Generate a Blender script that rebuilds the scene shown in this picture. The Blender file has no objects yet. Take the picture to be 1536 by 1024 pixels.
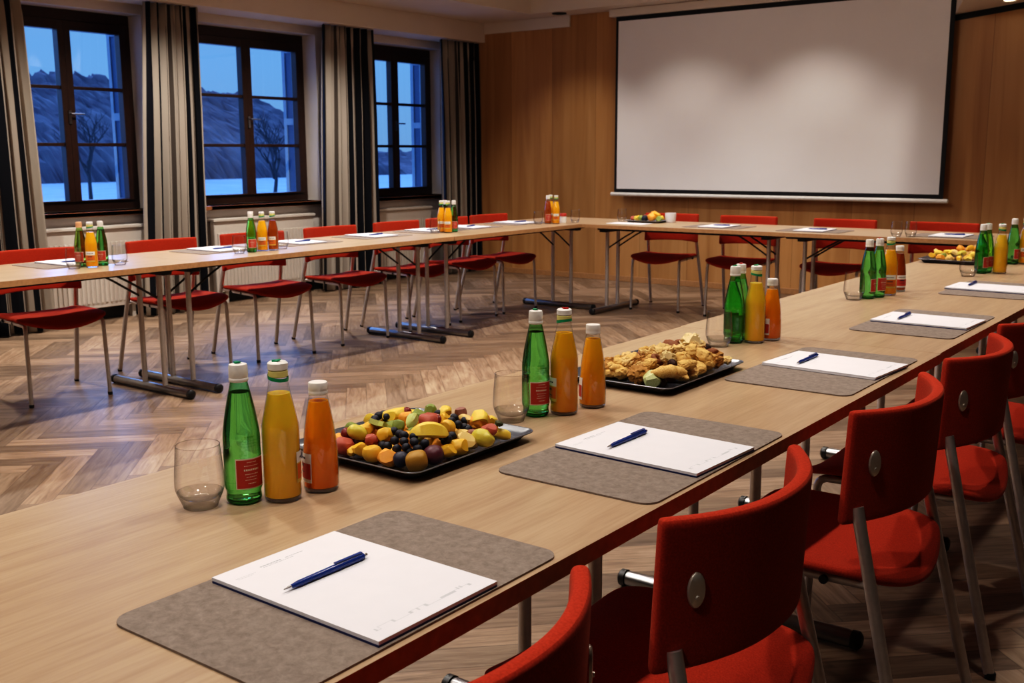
import bpy, bmesh, math, random
from mathutils import Vector, Matrix, noise
C = bpy.context.scene.collection
PI = math.pi
TH = 0.71            # table top height
R = random.Random(7)

# ------------------------------------------------------------------ materials
def new_mat(name):
    m = bpy.data.materials.new(name); m.use_nodes = True
    nt = m.node_tree; nt.nodes.clear()
    out = nt.nodes.new('ShaderNodeOutputMaterial')
    return m, nt, out
def N(nt, typ, **kw):
    n = nt.nodes.new(typ)
    for k, v in kw.items():
        if k.startswith('i_'):
            n.inputs[k[2:].replace('_', ' ')].default_value = v
        else: setattr(n, k, v)
    return n
def L(nt, a, b): nt.links.new(a, b)
def ramp(nt, stops, src):
    r = nt.nodes.new('ShaderNodeValToRGB')
    el = r.color_ramp.elements
    while len(el) < len(stops): el.new(0.5)
    for e, (p, c) in zip(el, stops): e.position = p; e.color = (*c, 1)
    L(nt, src, r.inputs['Fac']); return r
def coords(nt, kind='Object', scale=(1,1,1), loc=(0,0,0)):
    t = N(nt, 'ShaderNodeTexCoord'); mp = N(nt, 'ShaderNodeMapping')
    mp.inputs['Scale'].default_value = scale; mp.inputs['Location'].default_value = loc
    L(nt, t.outputs[kind], mp.inputs['Vector']); return mp.outputs['Vector']
def pbsdf(nt, out, base=None, rough=.5, metal=0, spec=.5, **kw):
    b = N(nt, 'ShaderNodeBsdfPrincipled')
    if base is not None: b.inputs['Base Color'].default_value = (*base, 1)
    b.inputs['Roughness'].default_value = rough; b.inputs['Metallic'].default_value = metal
    b.inputs['Specular IOR Level'].default_value = spec
    for k, v in kw.items(): b.inputs[k.replace('_', ' ')].default_value = v
    L(nt, b.outputs[0], out.inputs['Surface']); return b
def plain(name, base, rough=.5, metal=0, spec=.5, vary=.06, scale=30, bump=0, **kw):
    """one colour with a faint procedural variation"""
    m, nt, out = new_mat(name); b = pbsdf(nt, out, base, rough, metal, spec, **kw)
    nz = N(nt, 'ShaderNodeTexNoise'); nz.inputs['Scale'].default_value = scale; nz.inputs['Detail'].default_value = 4
    L(nt, coords(nt), nz.inputs['Vector'])
    lo = tuple(c*(1-vary) for c in base); hi = tuple(min(1, c*(1+vary)) for c in base)
    r = ramp(nt, [(.3, lo), (.7, hi)], nz.outputs['Fac']); L(nt, r.outputs[0], b.inputs['Base Color'])
    if bump:
        bp = N(nt, 'ShaderNodeBump'); bp.inputs['Strength'].default_value = bump; bp.inputs['Distance'].default_value = .002
        L(nt, nz.outputs['Fac'], bp.inputs['Height']); L(nt, bp.outputs[0], b.inputs['Normal'])
    return m
def blotch(name, cols, rough=.5, scale=40, bump=.3, spec=.4, sss=0, dist=.003):
    """several colours blended by noise (fruit, pastry, felt)"""
    m, nt, out = new_mat(name); b = pbsdf(nt, out, cols[0], rough, 0, spec)
    nz = N(nt, 'ShaderNodeTexNoise'); nz.inputs['Scale'].default_value = scale; nz.inputs['Detail'].default_value = 6
    L(nt, coords(nt), nz.inputs['Vector'])
    n = len(cols); st = [(.3+.4*i/max(1, n-1), c) for i, c in enumerate(cols)]
    r = ramp(nt, st, nz.outputs['Fac']); L(nt, r.outputs[0], b.inputs['Base Color'])
    bp = N(nt, 'ShaderNodeBump'); bp.inputs['Strength'].default_value = bump; bp.inputs['Distance'].default_value = dist
    L(nt, nz.outputs['Fac'], bp.inputs['Height']); L(nt, bp.outputs[0], b.inputs['Normal'])
    if sss: b.inputs['Subsurface Weight'].default_value = sss; b.inputs['Subsurface Radius'].default_value = (.01,.006,.003); b.inputs['Subsurface Scale'].default_value = .5
    return m
def thin_glass(name, tint=(1,1,1), edge=(1,1,1), ior=1.45, rough=0.0):
    """thin pane or bottle wall: tinted see-through, mirror-like at grazing angles"""
    m, nt, out = new_mat(name)
    tr = N(nt, 'ShaderNodeBsdfTransparent'); gl = N(nt, 'ShaderNodeBsdfGlossy'); gl.inputs['Roughness'].default_value = rough
    lw = N(nt, 'ShaderNodeLayerWeight'); lw.inputs['Blend'].default_value = .5
    r = ramp(nt, [(.3, tint), (.97, edge)], lw.outputs['Facing']); L(nt, r.outputs[0], tr.inputs['Color'])
    pw = N(nt, 'ShaderNodeMath', operation='POWER'); pw.inputs[1].default_value = 5; L(nt, lw.outputs['Facing'], pw.inputs[0])
    f0 = ((ior-1)/(ior+1))**2*1.5
    fr = N(nt, 'ShaderNodeMath', operation='MULTIPLY_ADD'); fr.inputs[1].default_value = .8; fr.inputs[2].default_value = f0; L(nt, pw.outputs[0], fr.inputs[0])
    mx = N(nt, 'ShaderNodeMixShader'); L(nt, fr.outputs[0], mx.inputs[0]); L(nt, tr.outputs[0], mx.inputs[1]); L(nt, gl.outputs[0], mx.inputs[2])
    L(nt, mx.outputs[0], out.inputs['Surface']); return m
def solid_glass(name, col=(1,1,1), ior=1.45, rough=0):
    m, nt, out = new_mat(name)
    g = N(nt, 'ShaderNodeBsdfGlass'); g.inputs['Color'].default_value = (*col, 1); g.inputs['IOR'].default_value = ior; g.inputs['Roughness'].default_value = rough
    L(nt, g.outputs[0], out.inputs['Surface']); return m

def oak(name, axis):
    m, nt, out = new_mat(name); b = pbsdf(nt, out, None, .34, 0, .45)
    sc = (14, .9, 14) if axis == 'y' else (.9, 14, 14)
    v = coords(nt, 'Object', sc)
    n1 = N(nt, 'ShaderNodeTexNoise'); n1.inputs['Scale'].default_value = 2.2; n1.inputs['Detail'].default_value = 8; n1.inputs['Roughness'].default_value = .6; n1.inputs['Distortion'].default_value = .6
    L(nt, v, n1.inputs['Vector'])
    r = ramp(nt, [(.25, (.37,.25,.158)), (.5, (.445,.315,.205)), (.75, (.50,.36,.24))], n1.outputs['Fac'])
    n2 = N(nt, 'ShaderNodeTexNoise'); n2.inputs['Scale'].default_value = 12; n2.inputs['Detail'].default_value = 3; L(nt, v, n2.inputs['Vector'])
    mx = N(nt, 'ShaderNodeMix', data_type='RGBA', blend_type='MULTIPLY'); mx.inputs[0].default_value = .35
    r2 = ramp(nt, [(.35, (.72,.68,.62)), (.6, (1,1,1))], n2.outputs['Fac'])
    L(nt, r.outputs[0], mx.inputs[6]); L(nt, r2.outputs[0], mx.inputs[7]); L(nt, mx.outputs[2], b.inputs['Base Color'])
    bp = N(nt, 'ShaderNodeBump'); bp.inputs['Strength'].default_value = .05; bp.inputs['Distance'].default_value = .001
    L(nt, n2.outputs['Fac'], bp.inputs['Height']); L(nt, bp.outputs[0], b.inputs['Normal'])
    return m
def wall_wood():
    m, nt, out = new_mat('walnut_veneer'); b = pbsdf(nt, out, None, .42, 0, .35)
    t = N(nt, 'ShaderNodeTexCoord'); sx = N(nt, 'ShaderNodeSeparateXYZ'); L(nt, t.outputs['Object'], sx.inputs[0])
    dv = N(nt, 'ShaderNodeMath', operation='DIVIDE'); dv.inputs[1].default_value = .52; L(nt, sx.outputs['X'], dv.inputs[0])
    fl = N(nt, 'ShaderNodeMath', operation='FLOOR'); L(nt, dv.outputs[0], fl.inputs[0])
    wn = N(nt, 'ShaderNodeTexWhiteNoise', noise_dimensions='1D'); L(nt, fl.outputs[0], wn.inputs['W'])
    mp = N(nt, 'ShaderNodeMapping'); mp.inputs['Scale'].default_value = (3.2, 3.2, .22); L(nt, t.outputs['Object'], mp.inputs['Vector'])
    cmb = N(nt, 'ShaderNodeVectorMath', operation='ADD'); L(nt, mp.outputs[0], cmb.inputs[0])
    sc = N(nt, 'ShaderNodeVectorMath', operation='SCALE'); sc.inputs['Scale'].default_value = 20; L(nt, wn.outputs['Color'], sc.inputs[0]); L(nt, sc.outputs[0], cmb.inputs[1])
    n1 = N(nt, 'ShaderNodeTexNoise'); n1.inputs['Scale'].default_value = 2.5; n1.inputs['Detail'].default_value = 8; n1.inputs['Distortion'].default_value = .8; L(nt, cmb.outputs[0], n1.inputs['Vector'])
    r = ramp(nt, [(.25, (.36,.18,.072)), (.5, (.46,.25,.105)), (.78, (.54,.315,.145))], n1.outputs['Fac'])
    br = N(nt, 'ShaderNodeMapRange'); br.inputs['To Min'].default_value = .86; br.inputs['To Max'].default_value = 1.1; L(nt, wn.outputs['Value'], br.inputs[0])
    hs = N(nt, 'ShaderNodeHueSaturation'); L(nt, br.outputs[0], hs.inputs['Value']); L(nt, r.outputs[0], hs.inputs['Color'])
    fr = N(nt, 'ShaderNodeMath', operation='FRACT'); L(nt, dv.outputs[0], fr.inputs[0])
    lt = N(nt, 'ShaderNodeMath', operation='LESS_THAN'); lt.inputs[1].default_value = .007; L(nt, fr.outputs[0], lt.inputs[0])
    ml = N(nt, 'ShaderNodeMath', operation='MULTIPLY'); ml.inputs[1].default_value = .55; L(nt, lt.outputs[0], ml.inputs[0])
    mx = N(nt, 'ShaderNodeMix', data_type='RGBA'); L(nt, ml.outputs[0], mx.inputs[0]); L(nt, hs.outputs[0], mx.inputs[6]); mx.inputs[7].default_value = (.06,.025,.008,1)
    L(nt, mx.outputs[2], b.inputs['Base Color']); return m
def floor_wood():
    m, nt, out = new_mat('herringbone_planks'); b = pbsdf(nt, out, None, .38, 0, .4)
    uv = N(nt, 'ShaderNodeUVMap', uv_map='plank'); rn = N(nt, 'ShaderNodeUVMap', uv_map='rnd')
    s = N(nt, 'ShaderNodeSeparateXYZ'); L(nt, uv.outputs[0], s.inputs[0])
    q = N(nt, 'ShaderNodeSeparateXYZ'); L(nt, rn.outputs[0], q.inputs[0])
    mu = N(nt, 'ShaderNodeMath', operation='MULTIPLY'); mu.inputs[1].default_value = 2.6; L(nt, s.outputs[0], mu.inputs[0])
    mv = N(nt, 'ShaderNodeMath', operation='MULTIPLY'); mv.inputs[1].default_value = 26; L(nt, s.outputs[1], mv.inputs[0])
    mw = N(nt, 'ShaderNodeMath', operation='MULTIPLY'); mw.inputs[1].default_value = 60; L(nt, q.outputs[0], mw.inputs[0])
    cb = N(nt, 'ShaderNodeCombineXYZ'); L(nt, mu.outputs[0], cb.inputs[0]); L(nt, mv.outputs[0], cb.inputs[1]); L(nt, mw.outputs[0], cb.inputs[2])
    n1 = N(nt, 'ShaderNodeTexNoise'); n1.inputs['Scale'].default_value = 1.5; n1.inputs['Detail'].default_value = 8; n1.inputs['Roughness'].default_value = .62; n1.inputs['Distortion'].default_value = 1.0; L(nt, cb.outputs[0], n1.inputs['Vector'])
    r = ramp(nt, [(.22, (.105,.066,.042)), (.42, (.215,.145,.098)), (.58, (.295,.21,.147)), (.8, (.39,.29,.21))], n1.outputs['Fac'])
    br = N(nt, 'ShaderNodeMapRange'); br.inputs['To Min'].default_value = .58; br.inputs['To Max'].default_value = 1.22; L(nt, q.outputs[1], br.inputs[0])
    hs = N(nt, 'ShaderNodeHueSaturation'); L(nt, br.outputs[0], hs.inputs['Value']); L(nt, r.outputs[0], hs.inputs['Color'])
    # plank seams: distance to the long edges and the ends
    W, LEN = .105, .63
    def edge(sock, size, w):
        a = N(nt, 'ShaderNodeMath', operation='SUBTRACT'); a.inputs[0].default_value = size; L(nt, sock, a.inputs[1])
        mn = N(nt, 'ShaderNodeMath', operation='MINIMUM'); L(nt, sock, mn.inputs[0]); L(nt, a.outputs[0], mn.inputs[1])
        lt = N(nt, 'ShaderNodeMapRange'); lt.inputs['From Min'].default_value = 0; lt.inputs['From Max'].default_value = w; lt.inputs['To Min'].default_value = .75; lt.inputs['To Max'].default_value = 0; L(nt, mn.outputs[0], lt.inputs[0]); return lt.outputs[0]
    e1 = edge(s.outputs[1], W, .0028); e2 = edge(s.outputs[0], LEN, .003)
    mxm = N(nt, 'ShaderNodeMath', operation='MAXIMUM'); L(nt, e1, mxm.inputs[0]); L(nt, e2, mxm.inputs[1])
    mx = N(nt, 'ShaderNodeMix', data_type='RGBA'); L(nt, mxm.outputs[0], mx.inputs[0]); L(nt, hs.outputs[0], mx.inputs[6]); mx.inputs[7].default_value = (.05,.032,.022,1)
    L(nt, mx.outputs[2], b.inputs['Base Color'])
    bp = N(nt, 'ShaderNodeBump'); bp.inputs['Strength'].default_value = .15; bp.inputs['Distance'].default_value = .001; L(nt, n1.outputs['Fac'], bp.inputs['Height']); L(nt, bp.outputs[0], b.inputs['Normal'])
    return m
def stripes():
    m, nt, out = new_mat('striped_curtain'); b = pbsdf(nt, out, None, .85, 0, .15)
    uv = N(nt, 'ShaderNodeUVMap', uv_map='cloth'); s = N(nt, 'ShaderNodeSeparateXYZ'); L(nt, uv.outputs[0], s.inputs[0])
    dv = N(nt, 'ShaderNodeMath', operation='DIVIDE'); dv.inputs[1].default_value = .335; L(nt, s.outputs[0], dv.inputs[0])
    fr = N(nt, 'ShaderNodeMath', operation='FRACT'); L(nt, dv.outputs[0], fr.inputs[0])
    r = ramp(nt, [(0, (.38,.335,.285)), (.30, (.012,.013,.018)), (.68, (.40,.35,.30)), (.84, (.085,.07,.06)), (.93, (.38,.335,.285))], fr.outputs[0]); r.color_ramp.interpolation = 'CONSTANT'
    L(nt, r.outputs[0], b.inputs['Base Color'])
    nz = N(nt, 'ShaderNodeTexNoise'); nz.inputs['Scale'].default_value = 400; L(nt, coords(nt), nz.inputs['Vector'])
    bp = N(nt, 'ShaderNodeBump'); bp.inputs['Strength'].default_value = .15; bp.inputs['Distance'].default_value = .001; L(nt, nz.outputs['Fac'], bp.inputs['Height']); L(nt, bp.outputs[0], b.inputs['Normal'])
    return m
def fabric(name, c):
    m, nt, out = new_mat(name); b = pbsdf(nt, out, c, .85, 0, .08)
    b.inputs['Sheen Weight'].default_value = .10; b.inputs['Sheen Tint'].default_value = (1,.5,.35,1); b.inputs['Sheen Roughness'].default_value = .5
    nz = N(nt, 'ShaderNodeTexNoise'); nz.inputs['Scale'].default_value = 350; nz.inputs['Detail'].default_value = 2; L(nt, coords(nt), nz.inputs['Vector'])
    r = ramp(nt, [(.3, tuple(x*.8 for x in c)), (.7, tuple(min(1, x*1.15) for x in c))], nz.outputs['Fac']); L(nt, r.outputs[0], b.inputs['Base Color'])
    bp = N(nt, 'ShaderNodeBump'); bp.inputs['Strength'].default_value = .2; bp.inputs['Distance'].default_value = .001; L(nt, nz.outputs['Fac'], bp.inputs['Height']); L(nt, bp.outputs[0], b.inputs['Normal'])
    return m
def felt():
    m, nt, out = new_mat('grey_felt'); b = pbsdf(nt, out, None, .9, 0, .15)
    n1 = N(nt, 'ShaderNodeTexNoise'); n1.inputs['Scale'].default_value = 70; n1.inputs['Detail'].default_value = 10; n1.inputs['Roughness'].default_value = .78; n1.inputs['Distortion'].default_value = .4; L(nt, coords(nt), n1.inputs['Vector'])
    r = ramp(nt, [(.3, (.175,.138,.118)), (.5, (.245,.20,.172)), (.7, (.31,.26,.225))], n1.outputs['Fac']); L(nt, r.outputs[0], b.inputs['Base Color'])
    bp = N(nt, 'ShaderNodeBump'); bp.inputs['Strength'].default_value = .25; bp.inputs['Distance'].default_value = .001; L(nt, n1.outputs['Fac'], bp.inputs['Height']); L(nt, bp.outputs[0], b.inputs['Normal'])
    return m
def juice(name, top, bot):
    m, nt, out = new_mat(name); b = pbsdf(nt, out, None, .25, 0, .3)
    t = N(nt, 'ShaderNodeTexCoord'); s = N(nt, 'ShaderNodeSeparateXYZ'); L(nt, t.outputs['Object'], s.inputs[0])
    mr = N(nt, 'ShaderNodeMapRange'); mr.inputs['From Max'].default_value = .17; L(nt, s.outputs['Z'], mr.inputs[0])
    r = ramp(nt, [(0, bot), (1, top)], mr.outputs[0]); L(nt, r.outputs[0], b.inputs['Base Color'])
    b.inputs['Subsurface Weight'].default_value = .35; b.inputs['Subsurface Radius'].default_value = (.02,.012,.004); b.inputs['Subsurface Scale'].default_value = .6
    return m
M = dict(
 wall_dark=plain('dark_panelling', (.05,.028,.016), .6), wall=plain('painted_plaster', (.66,.60,.55), .75, vary=.03, scale=6, spec=.2),  # wall_dark: finish of the unseen walls, made near-black to cut bounced light
 ceil=plain('ceiling_paint', (.68,.60,.53), .8, vary=.02, scale=4, spec=.2),
 woodwall=wall_wood(), floor=floor_wood(), oak_y=oak('oak_laminate_along', 'y'), oak_x=oak('oak_laminate_across', 'x'),
 edge=plain('oak_edge_band', (.40,.22,.105), .5, vary=.12, scale=60), sub=plain('floor_base', (.06,.04,.03), .8),
 chrome=plain('brushed_chrome', (.60,.565,.55), .40, .7, vary=.05, scale=80), dark_metal=plain('dark_grey_metal', (.30,.30,.31), .3, 1, vary=.08),
 black=plain('black_plastic', (.012,.012,.013), .4), red=fabric('red_upholstery', (.42,.046,.022)),
 plate=plain('satin_steel', (.62,.58,.52), .4, .6), felt=felt(), paper=plain('white_paper', (.76,.75,.79), .7, vary=.01, spec=.2),
 navy=plain('navy_card', (.02,.03,.12), .6), print=plain('grey_print', (.36,.355,.37), .8, vary=.2), print2=plain('pale_print', (.56,.555,.58), .8),
 pen=plain('blue_pen_plastic', (.012,.042,.22), .25), penmetal=plain('pen_steel', (.7,.7,.72), .25, 1),
 tray=plain('slate_tray', (.075,.083,.105), .22, 0, .7), rim=plain('tray_rim', (.35,.36,.40), .3, .7),
 frame=plain('dark_brown_frame', (.040,.018,.012), .4, vary=.15), sill=plain('stained_sill', (.42,.17,.075), .4, vary=.15, scale=20),
 pane=thin_glass('window_glass', (.93,.95,.97), (.9,.92,.95)), curtain=stripes(), rad=plain('radiator_enamel', (.60,.555,.50), .4, vary=.02),
 screen=plain('projector_cloth', (.80,.79,.80), .8, vary=.012, scale=3, spec=.1), scr_black=plain('screen_border', (.010,.010,.013), .7),
 alu=plain('white_bar', (.75,.73,.70), .4), shutter=plain('pale_blue_shutter', (.30,.42,.55), .6), shutter_dark=plain('shutter_slat_paint', (.08,.14,.26), .6),
 cap_white=plain('white_cap', (.78,.75,.71), .45), cap_green=plain('green_tab', (.01,.28,.12), .4), cap_red=plain('red_tab', (.45,.02,.02), .4), cap_yellow=plain('pale_yellow_band', (.68,.62,.24), .45),
 cap_peach=plain('peach_cap', (.75,.40,.22), .45), green_glass=thin_glass('green_bottle_wall', (.50,.86,.52), (.03,.26,.11), 1.5), clear=thin_glass('clear_bottle_wall', (.97,.97,.97), (.72,.75,.75), 1.5),
 paleglass=thin_glass('pale_green_bottle_wall', (.62,.78,.42), (.16,.28,.10), 1.5),
 tumbler=thin_glass('tumbler_wall', (.975,.975,.975), (.50,.51,.53), 1.5), base_glass=thin_glass('thick_glass', (.985,.985,.985), (.62,.64,.66), 1.9), base_green=solid_glass('thick_green_glass', (.06,.62,.30), 1.5),
 water=solid_glass('water', (.88,.98,.90), 1.33), label_red=plain('red_label', (.46,.045,.026), .5), label_cream=plain('cream_label', (.72,.62,.50), .5), label_white=plain('white_label', (.74,.70,.66), .5), label_gold=plain('gold_label', (.62,.45,.10), .5), label_orange=plain('orange_label', (.62,.14,.02), .5), label_leaf=plain('leaf_label', (.25,.45,.12), .5),
 juice_y=juice('yellow_juice', (.95,.62,.055), (.92,.47,.016)), juice_o=juice('orange_juice', (.93,.48,.024), (.86,.32,.008)), juice_c=juice('carrot_juice', (.95,.36,.014), (.86,.20,.005)), juice_a=juice('amber_juice', (.30,.06,.01), (.42,.10,.012)),
 mango=blotch('mango_flesh', [(.80,.42,.04),(.85,.52,.06)], .35, 50, .15, sss=.2), mangoball=blotch('deep_mango', [(.72,.38,.03),(.82,.5,.08)], .35, 60, .2, sss=.2),
 melon=blotch('orange_melon', [(.82,.30,.03),(.86,.42,.08)], .35, 60, .15, sss=.2), straw=blotch('strawberry_flesh', [(.34,.03,.02),(.48,.10,.06),(.62,.22,.15)], .35, 70, .3),
 pink=blotch('pink_fruit', [(.50,.12,.08),(.58,.17,.12)], .4, 60, .2), rgrape=blotch('red_grape', [(.10,.008,.008),(.26,.03,.02)], .25, 60, .1), kiwi=blotch('kiwi', [(.16,.22,.04),(.34,.40,.10)], .35, 120, .3),
 plum=blotch('blue_plum', [(.012,.014,.03),(.05,.05,.085)], .45, 60, .1), physalis=blotch('brown_yellow', [(.34,.17,.02),(.46,.26,.05)], .4, 60, .2), purple=blotch('purple_plum', [(.05,.010,.022),(.17,.055,.075)], .35, 70, .15),
 pale=blotch('pale_melon', [(.72,.46,.12),(.78,.58,.26)], .4, 50, .2), ygrape=blotch('green_yellow', [(.55,.45,.05),(.70,.58,.12)], .3, 50, .1, sss=.2), yellow=blotch('pineapple', [(.82,.55,.05),(.86,.66,.14)], .35, 70, .2, sss=.2),
 stem=blotch('dark_leaf', [(.02,.025,.008),(.10,.11,.03)], .5, 90, .3), fig=blotch('fig', [(.22,.08,.06),(.42,.2,.15)], .5, 90, .3), gslice=blotch('green_melon', [(.40,.46,.12),(.60,.62,.24)], .35, 60, .1, sss=.2),
 berry=blotch('blueberry', [(.006,.006,.011),(.035,.038,.06)], .5, 90, .1),
 bun=blotch('baked_crust', [(.52,.24,.05),(.72,.44,.13),(.82,.60,.26)], .6, 45, .5), palep=blotch('pale_pastry', [(.60,.36,.12),(.76,.56,.26)], .6, 45, .4), knot=blotch('dark_crust', [(.38,.15,.025),(.62,.34,.09)], .6, 60, .7),
 brownp=blotch('brown_pastry', [(.16,.045,.012),(.32,.11,.03)], .55, 60, .4), choc=blotch('chocolate', [(.02,.006,.004),(.07,.02,.01)], .4, 80, .4), iced=blotch('iced_pastry', [(.74,.50,.20),(.84,.74,.44)], .4, 60, .4), glaze=blotch('green_glaze', [(.40,.48,.12),(.72,.70,.44)], .3, 35, .2), filling=blotch('green_filling', [(.10,.22,.03),(.2,.34,.06)], .4, 60, .2),
 snow=blotch('dusk_snow', [(.55,.60,.68),(.70,.74,.80)], .9, .6, .1), hill=blotch('wooded_slope', [(.25,.21,.25),(.33,.285,.325),(.41,.365,.41)], .95, .35, .5, .05), tree=plain('bare_branches', (.10,.09,.095), .9, vary=.3),
 lampglow=None,
)
def emit(name, col, s):
    m, nt, out = new_mat(name); e = N(nt, 'ShaderNodeEmission'); e.inputs[0].default_value = (*col, 1); e.inputs[1].default_value = s; L(nt, e.outputs[0], out.inputs['Surface']); return m
M['lampglow'] = emit('lamp_glow', (1,.78,.5), 9)

# ------------------------------------------------------------------ mesh building
class MB:
    def __init__(s): s.v = []; s.f = []; s.mi = []; s.sm = []
    def add(s, vs, fs, mi=0, smooth=False):
        o = len(s.v); s.v += [tuple(v) for v in vs]
        for f in fs: s.f.append([o+i for i in f]); s.mi.append(mi); s.sm.append(smooth)
    def box(s, x0, x1, y0, y1, z0, z1, mi=0):
        vs = [(x,y,z) for z in (z0,z1) for y in (y0,y1) for x in (x0,x1)]
        s.add(vs, [(0,2,3,1),(4,5,7,6),(0,1,5,4),(2,6,7,3),(0,4,6,2),(1,3,7,5)], mi)
    def prism(s, poly, z0, z1, mi=0, side=None):
        n = len(poly); vs = [(x,y,z0) for x,y in poly] + [(x,y,z1) for x,y in poly]
        s.add(vs, [tuple(range(n-1,-1,-1)), tuple(range(n,2*n))], mi)
        s.add(vs, [(i,(i+1)%n,n+(i+1)%n,n+i) for i in range(n)], mi if side is None else side)
    def lathe(s, prof, n=32, mi=0, cx=0, cy=0, cap0=True, cap1=True, sx=1, sy=1):
        vs = []
        for r, z in prof:
            for k in range(n):
                a = 2*PI*k/n; vs.append((cx+r*sx*math.cos(a), cy+r*sy*math.sin(a), z))
        fs = []
        for j in range(len(prof)-1):
            for k in range(n):
                k2 = (k+1)%n; fs.append((j*n+k, j*n+k2, (j+1)*n+k2, (j+1)*n+k))
        if cap0: fs.append(tuple(range(n-1,-1,-1)))
        if cap1: fs.append(tuple((len(prof)-1)*n+k for k in range(n)))
        s.add(vs, fs, mi, True)
    def tube(s, pts, r, n=12, mi=0, caps=True, ell=1):
        pts = [Vector(p) for p in pts]; rs = r if isinstance(r, (list,tuple)) else [r]*len(pts)
        t0 = (pts[1]-pts[0]).normalized(); up = Vector((0,0,1)) if abs(t0.z) < .9 else Vector((1,0,0))
        a = t0.cross(up).normalized(); vs = []
        for i, p in enumerate(pts):
            t = (pts[min(i+1,len(pts)-1)]-pts[max(i-1,0)]).normalized()
            a = (a - t*a.dot(t)).normalized(); b = t.cross(a)
            for k in range(n):
                g = 2*PI*k/n; vs.append(p+a*math.cos(g)*rs[i]+b*math.sin(g)*rs[i]*ell)
        fs = []
        for j in range(len(pts)-1):
            for k in range(n): fs.append((j*n+k, j*n+(k+1)%n, (j+1)*n+(k+1)%n, (j+1)*n+k))
        if caps: fs += [tuple(range(n-1,-1,-1)), tuple((len(pts)-1)*n+k for k in range(n))]
        s.add(vs, fs, mi, True)
    def patch(s, rfun, a0, a1, z0, z1, eps=.0004, n=14, nz=6, mi=0):
        vs = []
        for j in range(nz+1):
            z = z0+(z1-z0)*j/nz
            for i in range(n+1):
                a = a0+(a1-a0)*i/n; r = rfun(z)+eps; vs.append((r*math.cos(a), r*math.sin(a), z))
        s.add(vs, [(j*(n+1)+i, j*(n+1)+i+1, (j+1)*(n+1)+i+1, (j+1)*(n+1)+i) for j in range(nz) for i in range(n)], mi, True)
    def mesh(s, name, mats):
        me = bpy.data.meshes.new(name); me.from_pydata(s.v, [], s.f)
        for m in (mats if isinstance(mats, (list,tuple)) else [mats]): me.materials.append(m)
        me.polygons.foreach_set('material_index', s.mi); me.polygons.foreach_set('use_smooth', s.sm); me.update()
        bm = bmesh.new(); bm.from_mesh(me); bmesh.ops.recalc_face_normals(bm, faces=bm.faces); bm.to_mesh(me); bm.free()
        if any(s.sm): me.set_sharp_from_angle(angle=math.radians(42))
        return me
    def build(s, name, mats, parent=None, bevel=0, subsurf=0, loc=None):
        o = bpy.data.objects.new(name, s.mesh(name, mats)); C.objects.link(o)
        if parent: o.parent = parent
        if loc: o.location = loc
        if bevel:
            b = o.modifiers.new('bevel', 'BEVEL'); b.width = bevel; b.segments = 3; b.limit_method = 'ANGLE'
        if subsurf:
            m = o.modifiers.new('smooth', 'SUBSURF'); m.levels = m.render_levels = subsurf
            for p in o.data.polygons: p.use_smooth = True
        return o
def tag(o, label, cat, group=None, kind=None):
    o['label'] = label; o['category'] = cat
    if group: o['group'] = group
    if kind: o['kind'] = kind
    return o
def thing(name, label, cat, loc=(0,0,0), rz=0, group=None):
    o = bpy.data.objects.new(name, None); C.objects.link(o); o.empty_display_size = .05
    o.location = loc; o.rotation_euler = (0,0,rz); return tag(o, label, cat, group)
def struct(o, label=None, cat=None):
    o['kind'] = 'structure'
    if label: o['label'] = label; o['category'] = cat
    return o
def dup(root, loc, rz, label, group=None):
    def cp(o, par):
        c = o.copy(); C.objects.link(c); c.parent = par
        for ch in o.children: cp(ch, c)
        return c
    r = cp(root, None); r.location = loc; r.rotation_euler = (0,0,rz); r['label'] = label
    if group: r['group'] = group
    return r
def rrect(x0, x1, y0, y1, r, n=6):
    out = []
    for cx, cy, a in ((x1-r,y1-r,0),(x0+r,y1-r,PI/2),(x0+r,y0+r,PI),(x1-r,y0+r,1.5*PI)):
        for k in range(n+1):
            t = a+PI/2*k/n; out.append((cx+r*math.cos(t), cy+r*math.sin(t)))
    return out
def bez(p0, p1, p2, n=6):
    p0, p1, p2 = Vector(p0), Vector(p1), Vector(p2)
    return [p0*(1-t)**2+p1*2*t*(1-t)+p2*t*t for t in [i/n for i in range(n+1)]]

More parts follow.
